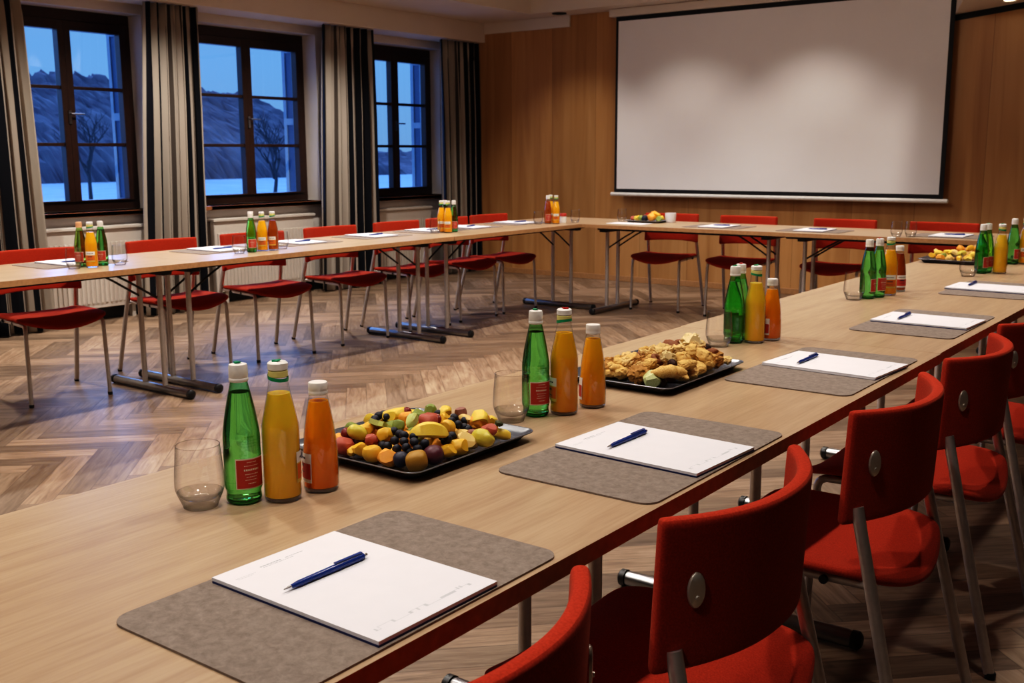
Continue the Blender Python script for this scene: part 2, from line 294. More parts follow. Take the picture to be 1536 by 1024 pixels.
# ------------------------------------------------------------------ the room
XW, YB, XR, YF = -7.45, 9.0, 2.6, -3.0      # window wall face, timber wall face, right wall, wall behind the camera
def make_floor():
    W, n = .105, 6; LEN = W*n; s = math.sqrt(.5)
    me = bpy.data.meshes.new('floor'); bm = bmesh.new()
    u1 = bm.loops.layers.uv.new('plank'); u2 = bm.loops.layers.uv.new('rnd'); rr = random.Random(3)
    def plank(x, y, horiz):
        w, h = (LEN, W) if horiz else (W, LEN)
        cx, cy = x+w/2, y+h/2; X, Y = (cx-cy)*s, (cx+cy)*s
        if not (XW-.6 < X < XR+.6 and YF-.6 < Y < YB+.6): return
        pts = [(x,y),(x+w,y),(x+w,y+h),(x,y+h)]
        f = bm.faces.new([bm.verts.new(((a-b)*s, (a+b)*s, 0)) for a, b in pts]); q = (rr.random(), rr.random())
        for l, (a, b) in zip(f.loops, pts):
            l[u1].uv = (a-x, b-y) if horiz else (b-y, a-x); l[u2].uv = q
    for m in range(-16, 17):
        for k in range(-160, 161):
            plank(k*W+m*2*LEN, k*W, True); plank(k*W+m*2*LEN, k*W+W, False)
    for co, no in (((XW-.05,0,0),(-1,0,0)), ((XR+.05,0,0),(1,0,0)), ((0,YF-.05,0),(0,-1,0)), ((0,YB+.05,0),(0,1,0))):
        bmesh.ops.bisect_plane(bm, geom=bm.verts[:]+bm.edges[:]+bm.faces[:], plane_co=co, plane_no=no, clear_outer=True)
    vs = [bm.verts.new(p) for p in ((XW-.05,YF-.05,-.02),(XR+.05,YF-.05,-.02),(XR+.05,YB+.05,-.02),(XW-.05,YB+.05,-.02))]
    f = bm.faces.new(vs); f.material_index = 1
    bmesh.ops.recalc_face_normals(bm, faces=bm.faces)
    for f in bm.faces:
        if f.normal.z < 0: f.normal_flip()
    bm.to_mesh(me); bm.free(); me.materials.append(M['floor']); me.materials.append(M['sub'])
    o = bpy.data.objects.new('floor', me); C.objects.link(o); struct(o)
make_floor()

WIN = [(3.93, 5.10, 4.53), (5.62, 6.92, 6.24), (7.50, 8.71, 8.14)]    # opening y0, y1, mullion
Z0, Z1 = .83, 2.335
m = MB()
ys = [YF]
for a, b, c in WIN: ys += [a, b]
ys += [YB+.15]
for i in range(0, len(ys), 2): m.box(XW-.32, XW, ys[i], ys[i+1], 0, 3.0)
for a, b, c in WIN: m.box(XW-.32, XW, a, b, 0, Z0); m.box(XW-.32, XW, a, b, Z1, 3.0)
struct(m.build('wall_left', M['wall']))
m = MB(); m.box(XW, XR+.15, YB, YB+.15, 0, 3.0); struct(m.build('wall_back', M['woodwall']))
m = MB(); m.box(XR, XR+.15, YF, YB, 0, 3.0); struct(m.build('wall_right', M['wall_dark']))
m = MB(); m.box(XW-.32, XR+.15, YF-.15, YF, 0, 3.0); struct(m.build('wall_front', M['wall_dark']))
m = MB(); m.box(XW, XW+.018, YF, YB, 0, .09); struct(m.build('baseboard_left', M['black'], bevel=.003))
m = MB(); m.box(XW+.02, XR, YB-.012, YB, 0, .055); struct(m.build('baseboard_back', M['edge'], bevel=.003))
# ceiling: a lowered band along the window wall and the timber wall, higher in the middle
XS, YS, ZS, ZC = -6.28, 8.68, 2.60, 2.84
m = MB()
m.box(XS, XR+.15, YF-.15, YS, ZC, ZC+.1)
m.box(XW-.3, XS, YF-.15, YB+.15, ZS, ZC+.1)
m.box(XS, XR+.15, YS, YB+.15, ZS, ZC+.1)
struct(m.build('ceiling', M['ceil']))
m = MB(); m.box(XW, -7.10, YF, YB, 2.405, ZS); struct(m.build('trim_1', M['ceil'], bevel=.004))                # boxed pelmet the curtains hang under
m = MB(); m.box(-7.10, -6.02, YB-.02, YB, 2.488, ZS); struct(m.build('trim_2', M['ceil'], bevel=.003))         # plaster strip over the timber wall
m = MB()                                                                                                      # sloping bulkhead right of the screen
x0, x1, z0, z1 = -2.38, 1.5, 2.315, 2.74
vs = [(x0,YB,z0),(x1,YB,z1),(x1,YB,2.9),(x0,YB,2.9),(x0+.27,8.2,z0+.02),(x1,8.2,z1+.02),(x1,8.2,2.9),(x0+.27,8.2,2.9)]
m.add(vs, [(0,1,5,4),(0,4,7,3),(4,5,6,7),(1,2,6,5),(0,3,2,1),(3,7,6,2)]); struct(m.build('trim_3', M['ceil']))
m = MB(); m.add([(x0,YB-.012,z0-.045),(x1,YB-.012,z1-.045),(x1,YB-.012,z1+.02),(x0,YB-.012,z0+.02),(x0,YB,z0-.045),(x1,YB,z1-.045),(x1,YB,z1+.02),(x0,YB,z0+.02)],
      [(0,1,2,3),(0,4,5,1),(1,5,6,2),(2,6,7,3),(3,7,4,0),(4,7,6,5)]); struct(m.build('trim_4', M['scr_black']))   # black strip, paints in the shade of the gap under the bulkhead

# windows
for i, (a, b, mid) in enumerate(WIN):
    w = bpy.data.objects.new('window_%d' % (i+1), None); C.objects.link(w); w.location = (-7.65, mid, Z0); struct(w)
    def LB(mb, y0, y1, z0, z1, d0=-.03, d1=.03): mb.box(d0, d1, y0-mid, y1-mid, z0-Z0, z1-Z0)
    f = MB(); t = .055
    LB(f, a, b, Z0, Z0+.07); LB(f, a, b, 2.255, Z1); LB(f, a, a+t, Z0+.07, 2.255); LB(f, b-t, b, Z0+.07, 2.255)
    f.build('window_frame', M['frame'], w, bevel=.004)
    pb, pt = .912, 2.185
    for (s0, s1, pl, pr) in ((a+t, mid, a+t+.05, mid-.05), (mid, b-t, mid+.052, b-t-.045)):
        s = MB(); d = (-.025, .045)
        LB(s, s0, pl, Z0+.07, 2.255, *d); LB(s, pr, s1, Z0+.07, 2.255, *d); LB(s, pl, pr, Z0+.07, pb, *d); LB(s, pl, pr, pt, 2.255, *d)
        for z in (pb+(pt-pb)/3, pb+(pt-pb)*2/3): LB(s, pl, pr, z-.013, z+.013, -.015, .035)
        so = s.build('sash', M['frame'], w, bevel=.003)
        p = MB()
        zs = [pb, pb+(pt-pb)/3-.013, pb+(pt-pb)/3+.013, pb+(pt-pb)*2/3-.013, pb+(pt-pb)*2/3+.013, pt]
        for k in (0,2,4):
            p = MB(); p.add([(.005,pl-mid,zs[k]-Z0),(.005,pr-mid,zs[k]-Z0),(.005,pr-mid,zs[k+1]-Z0),(.005,pl-mid,zs[k+1]-Z0)], [(0,1,2,3)])
            p.build('pane', M['pane'], so)
    h = MB(); h.box(.045,.056,-.012,.012,.66,.76); h.tube([(.05,0,.735),(.085,0,.735),(.085,.01,.735),(.085,.10,.735)], .007, 8); h.build('handle', M['dark_metal'], w)
    sl = MB(); sl.box(.03, .27, a-mid-.0, b-mid+.0, -.035, 0); sl.box(.20, .27, a-mid-.16, b-mid+.10, -.035, 0); sl.build('sill', M['sill'], w, bevel=.004)
    sh = MB(); sh.box(-.21, -.04, b-mid-.045, b-mid-.005, .02, 1.42); so = sh.build('shutter', M['shutter_dark'], w, bevel=.004)  # slim panel added as the window's bluish outer reveal, not a working shutter
    sh = MB()
    for d0, d1 in ((-.21,-.17),(-.08,-.04)): sh.box(d0, d1, b-mid-.052, b-mid-.045, .02, 1.42)
    for z in (.02, .70, 1.36): sh.box(-.17, -.08, b-mid-.052, b-mid-.045, z, z+.06)
    sh.build('shutter_frame', M['shutter'], so)

# outside: snowy ground and a wooded slope
def outside():
    m = MB(); m.box(-120, -7.85, -40, 160, -.8, -.5); o = m.build('snowy_ground', M['snow']); struct(o)
    m = MB(); rr = random.Random(5); ny, nx = 1000, 14; vs = []
    for j in range(ny+1):
        y = 10+130*j/ny; top = 7.4 if y < 50 else 7.4-.05*(y-50)
        if y > 68: top = max(.9, 6.5-1.1*(y-68))
        for i in range(nx+1):
            t = i/nx; z = -.5+(top+1)*(t**.7)
            z += (.22*noise.noise((y*.30, t*4, 1))+.22*noise.noise((y*1.0, t*9, 7))+.75*noise.noise((y*4.3, t*22, 3))+.5*noise.noise((y*9, t*40, 5)))*t
            vs.append((-66-18*t+1.2*noise.noise((y*2.5, t*16, 2)), y, z))
    m.add(vs, [(j*(nx+1)+i, (j+1)*(nx+1)+i, (j+1)*(nx+1)+i+1, j*(nx+1)+i+1) for j in range(ny) for i in range(nx)], 0, False)
    o = m.build('wooded_hill', M['hill']); struct(o)
    def tree(x, y, h, sd):
        rr = random.Random(sd); m = MB()
        def br(p, d, ln, r, lv):
            q = p+d*ln; m.tube([p, (p+q)/2+Vector((rr.uniform(-.05,.05)*ln,)*3), q], [r, r*.8, r*.6], 5)
            if lv < 4:
                for k in range(3 if lv else 5):
                    e = Vector((rr.uniform(-1,1), rr.uniform(-1,1), rr.uniform(.1,1))).normalized()
                    br(p+d*ln*rr.uniform(.55,1), (d*.6+e*.8).normalized(), ln*.68, r*.55, lv+1)
        br(Vector((0,0,0)), Vector((0,0,1)), h*.34, h*.02, 0)
        o = m.build('bare_tree', M['tree']); o.location = (x,y,-.5); return o
    tag(tree(-33, 28.2, 4.4, 2), 'bare leafless tree on the snow, seen through the middle window', 'tree')
    tag(tree(-40, 24.5, 4.6, 9), 'bare leafless tree in the snow, seen through the leftmost window', 'tree')
outside()

# curtains
def curtain(y0, y1, top, label, sd, lean=.0, y0b=None, y1b=None):
    rr = random.Random(sd); me = bpy.data.meshes.new('curtain'); bm = bmesh.new(); uv = bm.loops.layers.uv.new('cloth')
    nu, nv = 150, 24; npl = 7; ph = rr.random()*6; wob = [rr.uniform(-.4,.4) for _ in range(20)]
    y0b = y0-.05 if y0b is None else y0b; y1b = y1+.06 if y1b is None else y1b
    g = []
    for j in range(nv+1):
        t = j/nv; z = top+(.012-top)*t; row = []; d = 0; prev = None
        for i in range(nu+1):
            u = i/nu; a = 2*PI*npl*u+ph+.5*noise.noise((u*3, t*1.0, sd)); amp = .032+.018*min(1, t*3)
            y = (y0+(y0b-y0)*t)+((y1-y0)+((y1b-y0b)-(y1-y0))*t)*u+.012*math.sin(2*a)*(1 if t > .06 else .4)
            x = -7.205+amp*math.sin(a)+.008*noise.noise((u*4, t*2, sd+9)); row.append((bm.verts.new((x,y,z)), u*2.05)) 
        g.append(row)
    for j in range(nv):
        for i in range(nu):
            q = [g[j][i], g[j][i+1], g[j+1][i+1], g[j+1][i]]; f = bm.faces.new([v for v, _ in q]); f.smooth = True
            for l, (v, uu) in zip(f.loops, q): l[uv].uv = (uu+sd*.37, v.co.z)
    bm.to_mesh(me); bm.free(); me.materials.append(M['curtain'])
    o = bpy.data.objects.new('curtain', me); C.objects.link(o); s = o.modifiers.new('thick', 'SOLIDIFY'); s.thickness = .004
    tag(o, label, 'curtain', 'striped curtains between the windows')
curtain(3.25, 3.97, 2.40, 'striped floor-length curtain left of the leftmost window, cut by the picture edge', 1)
curtain(4.97, 5.47, 2.40, 'striped floor-length curtain between the left and middle windows', 2, y0b=4.84, y1b=5.44)
curtain(6.77, 7.40, 2.40, 'striped floor-length curtain between the middle and right windows', 3, y0b=6.68, y1b=7.40)
curtain(8.38, 8.98, 2.40, 'striped floor-length curtain in the corner beside the timber wall', 4, y0b=8.42, y1b=8.98)

# radiators
def radiator(y0, y1, label):
    t = thing('radiator', label, 'radiator', (XW+.06, (y0+y1)/2, .10), 0, 'flat radiators below the windows'); h = (y1-y0)/2
    m = MB(); m.box(0, .055, -h, h, 0, .60); m.build('panel', M['rad'], t, bevel=.006)
    m = MB(); k = int(2*h/.04)
    for i in range(k):
        y = -h+.03+i*(2*h-.06)/k; m.box(.055, .063, y, y+.022, .04, .50)
    m.build('ribs', M['rad'], t, bevel=.003)
    m = MB(); m.box(-.055, .07, -h-.01, h+.01, .60, .622); m.build('top_grille', M['rad'], t, bevel=.003)
    for s in (-1, 1):
        m = MB(); m.box(-.02, .03, s*(h-.12)-.015, s*(h-.12)+.015, -.10, .0); m.build('foot', M['rad'], t)
radiator(4.02, 4.93, 'white ribbed radiator under the leftmost window')
radiator(5.60, 6.72, 'white ribbed radiator under the middle window')
radiator(7.56, 8.36, 'white ribbed radiator under the window nearest the timber wall')

# projection screen
t = thing('projection_screen', 'large white projection screen with black border hanging on the timber wall', 'screen', (-3.89, 8.90, .885))
m = MB(); m.box(-1.515, 1.505, -.003, 0, .03, 1.60); m.build('screen_cloth', M['screen'], t)
m = MB()
m.box(-1.54, -1.515, -.004, .001, -.005, 1.64); m.box(1.505, 1.54, -.004, .001, -.005, 1.64); m.box(-1.515, 1.505, -.004, .001, -.005, .03); m.box(-1.515, 1.505, -.004, .001, 1.60, 1.640)
m.build('black_border', M['scr_black'], t)
m = MB(); m.tube([(-1.58,0,-.022),(-1.575,0,-.022),(1.575,0,-.022),(1.58,0,-.022)], [.012,.018,.018,.012], 16); m.build('bottom_bar', M['alu'], t)
m = MB(); m.box(-1.60, 1.60, -.045, .045, 1.641, 1.713); m.build('housing', M['ceil'], t, bevel=.01)

# the two fittings seen in the lowered ceiling
def fitting(loc, r, lit, label):
    t = thing('recessed_lamp', label, 'ceiling lamp', loc)
    m = MB(); m.lathe([(r*.72,0),(r*.72,-.004),(r*.8,-.010),(r,-.008),(r*1.02,0)], 28, cap0=False, cap1=False); m.build('trim_ring', M['alu'] if lit else M['scr_black'], t)
    m = MB(); m.lathe([(r*.72,-.003),(r*.4,-.006)], 28, cap0=True, cap1=True); m.build('lamp_face', M['lampglow'] if lit else M['scr_black'], t)
fitting((-6.02, 8.80, ZS), .07, False, 'small dark round fitting in the lowered ceiling above the timber wall')
fitting((-1.95, 8.74, 2.366), .085, True, 'glowing round ceiling lamp right of the projection screen')

# ------------------------------------------------------------------ tables
def table(label, axis, a0, a1, c0, c1, frames, group):
    """axis: direction of the long side; a0..a1 along it, c0..c1 across it"""
    am, cm = (a0+a1)/2, (c0+c1)/2; la, lc = (a1-a0)/2-.0006, (c1-c0)/2
    P = (lambda a, c, z: (c, a, z)) if axis == 'y' else (lambda a, c, z: (a, c, z))
    loc = (cm, am, 0) if axis == 'y' else (am, cm, 0)
    t = thing('conference_table', label, 'table', loc, 0, group)
    m = MB(); hx, hy = (lc, la) if axis == 'y' else (la, lc)
    vs = [(x,y,z) for z in (TH-.027,TH) for y in (-hy,hy) for x in (-hx,hx)]
    m.add(vs, [(0,2,3,1),(4,5,7,6)], 0); m.add(vs, [(0,1,5,4),(2,6,7,3),(0,4,6,2),(1,3,7,5)], 1)
    m.build('tabletop', [M['oak_y' if axis == 'y' else 'oak_x'], M['edge']], t, bevel=.0015)
    m = MB()
    for c in (-.20, .20):
        q = [P(-la+.06, c-.012, TH-.052), P(la-.06, c+.012, TH-.027)]
        m.box(min(q[0][0],q[1][0]), max(q[0][0],q[1][0]), min(q[0][1],q[1][1]), max(q[0][1],q[1][1]), TH-.052, TH-.0275)
    m.build('underframe', M['black'], t)
    lc2 = {'near':(-.125,.055),'window':(-.055,.125),'screen':(-.125,.04)}[[k for k in ('near','window','screen') if k in group][0]]
    for fa, inw in frames:
        a = fa-am
        m = MB(); e = .335
        m.tube([P(a,-e,.026),P(a,-e+.012,.026),P(a,e-.012,.026),P(a,e,.026)], [.020,.023,.023,.020], 16)
        f = m.build('foot', M['dark_metal'], t)
        for s in (-1, 1):
            m = MB(); m.tube([P(a,s*(e-.002),.026),P(a,s*(e+.015),.026),P(a,s*(e+.022),.026)], [.0245,.0245,.016], 16); m.build('end_cap', M['black'], f)
        for c in lc2:
            m = MB(); m.tube([P(a,c,.03),P(a,c,TH-.03)], .0145, 14); m.build('leg', M['chrome'], t)
        m = MB(); q = P(a, 0, 0)
        u = P(a-.03, -.20, TH-.07); v = P(a+.03, .20, TH-.0275)
        m.box(min(u[0],v[0]), max(u[0],v[0]), min(u[1],v[1]), max(u[1],v[1]), TH-.07, TH-.0275); m.build('hinge_bracket', M['black'], t, bevel=.004)
        for c in lc2:
            m = MB(); m.tube([P(a,c*.9,TH-.20), P(a+inw*.16,c*.9,TH-.10), P(a+inw*.28,c*.9,TH-.035)], .006, 8); m.build('brace', M['black'], t)
    return t
NX0, NX1 = -1.546, -.756
table('oak conference table nearest the camera, carrying the fruit tray and pastry tray', 'y', .35, 2.95, NX0, NX1, [(.50,1),(1.74,-1),(2.53,-1)], 'oak tables in the near row')
table('oak conference table of the near row under the third and fourth bottle groups', 'y', 2.95, 4.55, NX0-.006, NX1-.004, [(3.36,1),(4.15,-1)], 'oak tables in the near row')
table('oak conference table at the far end of the near row', 'y', 4.55, 6.93, NX0-.004, NX1, [(4.95,1),(6.5,-1)], 'oak tables in the near row')
LX0, LX1 = -5.25, -4.53
table('oak conference table of the window row nearest the left picture edge', 'y', 1.30, 3.36, LX0, LX1, [(1.42,1),(3.27,-1)], 'oak tables in the window row')
table('oak conference table in the middle of the window row', 'y', 3.36, 5.40, LX0-.004, LX1-.004, [(3.45,1),(5.29,-1)], 'oak tables in the window row')
table('oak conference table at the corner of the window row, beside the timber wall', 'y', 5.40, 7.65, LX0, LX1, [(5.58,1),(7.15,-1)], 'oak tables in the window row')
table('oak conference table below the left half of the projection screen', 'x', -4.53, -2.97, 6.93, 7.65, [(-4.43,1),(-3.07,-1)], 'oak tables in the row below the screen')
table('oak conference table below the right half of the projection screen', 'x', -2.97, -.75, 6.93, 7.65, [(-2.80,1),(-1.55,-1)], 'oak tables in the row below the screen')

# ------------------------------------------------------------------ chairs (front = +x)
def chair_proto():
    t = thing('meeting_chair', 'x', 'chair', (0,0,0), 0, 'x')
    # seat: saddle shape, front and rear lips roll down in the middle
    nx, ny = 10, 8; top, bot = [], []
    for i in range(nx+1):
        u = -1+2*i/nx; x = .025+.235*u
        for j in range(ny+1):
            v = -1+2*j/ny; hw = .232 if u > 0 else .232-.018*u*u
            y = v*hw*(1-.10*max(0, abs(u)-.7)/.3); xx = x-(.035*v*v*(1 if u > 0 else -1))*max(0, abs(u)-.6)/.4
            z = .452-.030*max(0, abs(u)-.35)/.65*max(0, abs(u)-.35)/.65*(1.25-v*v)*1.2 - .006*(1-v*v)
            top.append((xx,y,z)); bot.append((xx,y,z-.030+.006*abs(v)))
    m = MB(); k = ny+1; n0 = len(top); vs = top+bot; fs = []
    for i in range(nx):
        for j in range(ny):
            q = (i*k+j, (i+1)*k+j, (i+1)*k+j+1, i*k+j+1); fs.append(q); fs.append(tuple(n0+x for x in reversed(q)))
    ring = [i*k for i in range(nx+1)]+[nx*k+j for j in range(1,k)]+[i*k+ny for i in range(nx-1,-1,-1)]+[j for j in range(ny-1,0,-1)]
    for a, b in zip(ring, ring[1:]+ring[:1]): fs.append((a, b, n0+b, n0+a))
    m.add(vs, fs, 0, True); m.build('seat', M['red'], t, subsurf=2)
    # backrest: panel whose ends sweep forward
    ny, nz = 12, 6; fr, bk = [], []; VS = [-1,-.955,-.8,-.6,-.4,-.2,0,.2,.4,.6,.8,.955,1]; WS = [0,.07,.3,.5,.7,.93,1]
    for j in range(nz+1):
        w = WS[j]; z = .538+.230*w
        for i in range(ny+1):
            v = VS[i]; y = v*.231; x = -.182+.085*abs(v)**2.3-.012*(w-.5)
            zz = z+(.008*(1-v*v) if j == 0 else -.004*(1-v*v) if j == nz else 0)
            nyv = Vector((1, -.085*2.3*abs(v)**1.3*(1 if v > 0 else -1)/.232, 0)).normalized(); th = .0125
            fr.append((x+nyv.x*th, y+nyv.y*th, zz)); bk.append((x-nyv.x*th, y-nyv.y*th, zz))
    m = MB(); k = ny+1; n0 = len(fr); vs = fr+bk; fs = []
    for j in range(nz):
        for i in range(ny):
            q = (j*k+i, j*k+i+1, (j+1)*k+i+1, (j+1)*k+i); fs.append(q); fs.append(tuple(n0+x for x in reversed(q)))
    ring = list(range(k))+[j*k+ny for j in range(1,nz+1)]+[nz*k+i for i in range(ny-1,-1,-1)]+[j*k for j in range(nz-1,0,-1)]
    for a, b in zip(ring, ring[1:]+ring[:1]): fs.append((a, b, n0+b, n0+a))
    m.add(vs, fs, 0, True); bo = m.build('backrest', M['red'], t, subsurf=2)
    for s in (-1, 1):
        m = MB(); m.lathe([(.001,.0045),(.008,.0045),(.0135,.0035),(.015,.001),(.015,0)], 24, sx=.95, sy=1.75, cap0=True, cap1=False)
        m.lathe([(.0035,.004),(.003,.0065),(.0005,.0068)], 12, cx=.0, cy=-.010)
        o = m.build('bolt_plate', M['plate'], bo); o['label'] = 'silver oval bolt plate on the back of the backrest'
        y = s*.186; v = s*.186/.232; x = -.182+.085*abs(v)**2.3; nv = Vector((-1, .085*2.3*abs(v)**1.3*s/.232, 0)).normalized()
        X = Vector((-nv.y, nv.x, 0)); o.matrix_local = Matrix.Translation(Vector((x,y,.662))+nv*.0128) @ Matrix((X, Vector((0,0,1)), nv)).transposed().to_4x4()
    for s in (-1, 1):
        pts = [(-.255,s*.236,.012),(-.192,s*.226,.27),(-.128,s*.213,.535),(-.119,s*.211,.575)]
        m = MB(); m.tube(pts, .0125, 14, ell=1.0); r = m.build('rear_leg', M['chrome'], t)
        m = MB(); m.lathe([(.0125,0),(.0135,.014),(.012,.016)], 14, cx=-.2585, cy=s*.2362); m.build('rubber_foot', M['black'], r)
        pts = [(.215,s*.206,.012),(.203,s*.201,.37)]+bez((.2015,s*.2005,.385),(.20,s*.20,.408),(.175,s*.196,.4105),5)+[(0,s*.195,.414),(-.13,s*.200,.418),(-.158,s*.212,.424)]
        m = MB(); m.tube(pts, .0105, 14); r = m.build('front_leg', M['chrome'], t)
        m = MB(); m.lathe([(.0115,0),(.0125,.014),(.011,.016)], 14, cx=.2155, cy=s*.2062); m.build('rubber_foot', M['black'], r)
    m = MB(); m.tube([(.05,-.206,.412),(.05,.206,.412)], .009, 10); m.tube([(-.06,-.215,.413),(-.06,.215,.413)], .009, 10); m.build('cross_bar', M['black'], t)
    return t
proto = chair_proto(); first = [True]
def chair(x, y, rz, label, group):
    if first[0]:
        first[0] = False; proto.location = (x,y,0); proto.rotation_euler = (0,0,rz); proto['label'] = label; proto['group'] = group; return
    dup(proto, (x,y,0), rz, label, group)
G = 'red chairs along the near row of tables'
for y, rz, lb in ((.771, 0, 'red upholstered chair nearest the camera, only its backrest rim at the bottom picture edge'),
        (1.426, 0, 'red upholstered chair beside the second writing mat, big backrest seen from behind at the bottom'),
        (2.166, 0, 'red upholstered chair beside the third writing mat, third of the near row from the camera'),
        (2.81, 0, 'red upholstered chair beside the fourth writing mat, fourth of the near row from the camera'),
        (3.43, 0, 'red upholstered chair at the right picture edge, fifth of the near row from the camera'),
        (4.30, 0, 'red upholstered chair behind the fifth chair, furthest visible of the near row')):
    chair(-.756 if y != 3.43 else -.772, y, PI+rz, lb, G)
G = 'red chairs along the window row of tables'
for i, (y, rz) in enumerate(((2.22,-.1),(2.91,-.12),(3.70,-.04),(4.36,-.12),(5.04,-.05),(5.70,-.04),(6.27,-.06),(6.80,-.04))):
    o = ['first','second','third','fourth','fifth','sixth','seventh','eighth'][i]
    lb = {0:'red chair cut off by the left picture edge, only a leg and seat corner showing', 1:'red chair under the leftmost window, behind the window-row pad at the left edge', 2:'red chair in front of the curtain between the left and middle windows',
          3:'red chair below the middle window, half hidden by a bottle group', 4:'red chair in front of the curtain between the middle and right windows', 5:'red chair below the right window, left of the third bottle group',
          6:'red chair of the window row hidden behind bottles, second from the corner', 7:'dark red chair of the window row nearest the timber wall corner'}[i]
    chair(-5.235, y, rz, lb, G)
G = 'red chairs below the projection screen'
for x, rz, lb in ((-4.15,.10,'red chair behind the far table, leftmost below the screen, behind the white cup'), (-3.48,.06,'red chair below the screen centre, second from the left of the far row'),
        (-2.72,.03,'red chair below the screen, third from the left of the far row'), (-2.02,0,'red chair at the right end of the far row, right of the two empty glasses')):
    chair(x, 7.615, -PI/2+rz, lb, G)

# ------------------------------------------------------------------ writing mats, pads and pens
def mat_(x, y, w, l, label, group, rz=0):
    m = MB(); m.prism(rrect(-w/2, w/2, -l/2, l/2, .028), 0, .003)
    o = m.build('writing_mat', M['felt'], loc=(x,y,TH)); o.rotation_euler.z = rz; return tag(o, label, 'desk mat', group)
pad_mesh = {}
def pad(x, y, z, rz, label, group, sheets=1):
    """portrait pad, head at -x"""
    t = thing('writing_pad', label, 'notepad', (x,y,z), rz, group)
    def part(name, mat, mb):
        k = (name, sheets)
        if k not in pad_mesh: pad_mesh[k] = mb().mesh(name, mat)
        o = bpy.data.objects.new(name, pad_mesh[k]); C.objects.link(o); o.parent = t; return o
    def paper():
        m = MB(); m.box(-.1485,.1485,-.105,.105,.0028,.0072)
        if sheets > 1: m.box(-.1485,.1475,-.1065,.1035,.0010,.0028)
        return m
    def card():
        m = MB(); m.box(-.1475,.1490,-.1055,.1040,0,.0028); return m
    def head():
        m = MB(); r = random.Random(1); z0, z1 = .00721, .00724
        for x0, y0, y1, h in ((-.127,-.046,-.012,.0022),(-.127,-.004,.026,.0012),(-.122,-.044,.006,.0010)):
            yy = y0
            while yy < y1: w = r.uniform(.002,.006); m.box(x0, x0+h, yy, min(y1, yy+w), z0, z1); yy += w+.0012
        return m
    def side():
        m = MB(); r = random.Random(2)
        for x0, y0, y1 in ((-.118,-.092,-.060),(-.1145,-.090,-.066)):
            yy = y0
            while yy < y1: w = r.uniform(.002,.005); m.box(x0, x0+.0010, yy, min(y1, yy+w), .00721, .00724); yy += w+.0012
        return m
    def foot():
        m = MB(); z0, z1 = .00721, .00724
        pts = [(.128,-.088),(.128,-.080),(.121,-.080),(.121,-.058),(.127,-.055),(.127,-.030),(.122,-.026),(.122,-.004),(.128,0),(.128,.024),(.124,.050),(.124,.074),(.129,.078)]
        for (a, b), (c, d) in zip(pts, pts[1:]): m.box(min(a,c)-.0003, max(a,c)+.0003, min(b,d)-.0003, max(b,d)+.0003, z0, z1)
        for a, b in ((.125,-.086),(.125,-.016),(.1225,.058),(.1225,.064)): m.box(a-.003, a+.003, b-.0012, b+.0012, z0, z1)
        return m
    part('paper_block', M['paper'], paper); part('backing_card', M['navy'], card); part('heading_print', M['print'], head); part('address_print', M['print2'], side); part('line_drawing', M['print2'], foot)
    return t
pen_mesh = {}
def pen(x, y, z, rz, label, group):
    t = thing('ballpoint_pen', label, 'pen', (x,y,z+.0072), rz, group)
    def part(name, mat, mb):
        if name not in pen_mesh: pen_mesh[name] = mb().mesh(name, mat)
        o = bpy.data.objects.new(name, pen_mesh[name]); C.objects.link(o); o.parent = t
    R_ = .0046
    def tubx(ps, rs): m = MB(); m.tube([(x,0,R_) for x in ps], rs, 14); return m
    part('barrel', M['pen'], lambda: tubx([-.062,-.050,-.005,.005,.012,.058,.063], [.0024,.0040,.0044,.0046,.0047,.0047,.0042]))
    part('tip', M['penmetal'], lambda: tubx([-.0735,-.071,-.066,-.0615], [.0006,.0012,.0020,.0024]))
    part('push_button', M['penmetal'], lambda: tubx([.0625,.064,.069,.070], [.0022,.0026,.0026,.0018]))
    def clip(): m = MB(); m.box(.012,.060,-.0022,.0022,2*R_+.0008,2*R_+.0022); m.box(.054,.060,-.002,.002,2*R_-.001,2*R_+.001); return m
    part('clip', M['pen'], clip)
    return t
G1, G2, G3 = 'felt writing mats along the near row', 'writing pads along the near row', 'blue pens on the near pads'
ordn = ['nearest the camera', 'beside the fruit tray and second bottle group', 'beside the pastry tray', 'fourth from the camera', 'fifth from the camera, at the right picture edge']
near = [(.885,.49,-.917,.885,-.014),(1.640,.53,-.917,1.654,-.044),(2.555,.54,-.925,2.601,-.067),(3.455,.54,-.94,3.477,-.033),(4.47,.52,-.975,4.47,-.03)]
pens = [(-.955,.877),(-.972,1.653),(-.995,2.597),(-1.016,3.481),(-1.057,4.518)]
for i, (my, ml, px, py, pr) in enumerate(near):
    mat_(-.921-(.012*max(0,i-1)), my, .312, ml, 'grey-brown felt writing mat ' + ordn[i], G1)
    pad(px, py, TH+.003, pr, 'white writing pad ' + ordn[i], G2, 2 if i == 2 else 1)
    pen(pens[i][0], pens[i][1], TH+.003, PI/2+.0, 'blue ballpoint pen on the writing pad ' + ordn[i], G3)
G1, G2, G3 = 'felt writing mats along the window row', 'writing pads along the window row', 'blue pens on the window-row pads'
wl = ['at the left picture edge', 'left of the first bottle group', 'left of the second bottle group', 'right of the second bottle group', 'midway between second and third bottle groups', 'just left of the third bottle group', 'just right of the third bottle group', 'left of the corner bottle group']
for i, y in enumerate((2.24,2.93,3.85,4.46,5.11,5.70,6.12,6.74)):
    mat_(-5.01, y, .34, .46, 'grey felt writing mat of the window row ' + wl[i], G1)
    pad(-5.02, y, TH+.003, PI+R.uniform(-.05,.05), 'white writing pad of the window row ' + wl[i], G2)
    pen(-4.98, y+.0, TH+.003, PI/2+R.uniform(-.3,.3), 'blue pen on the window-row pad ' + wl[i], G3)
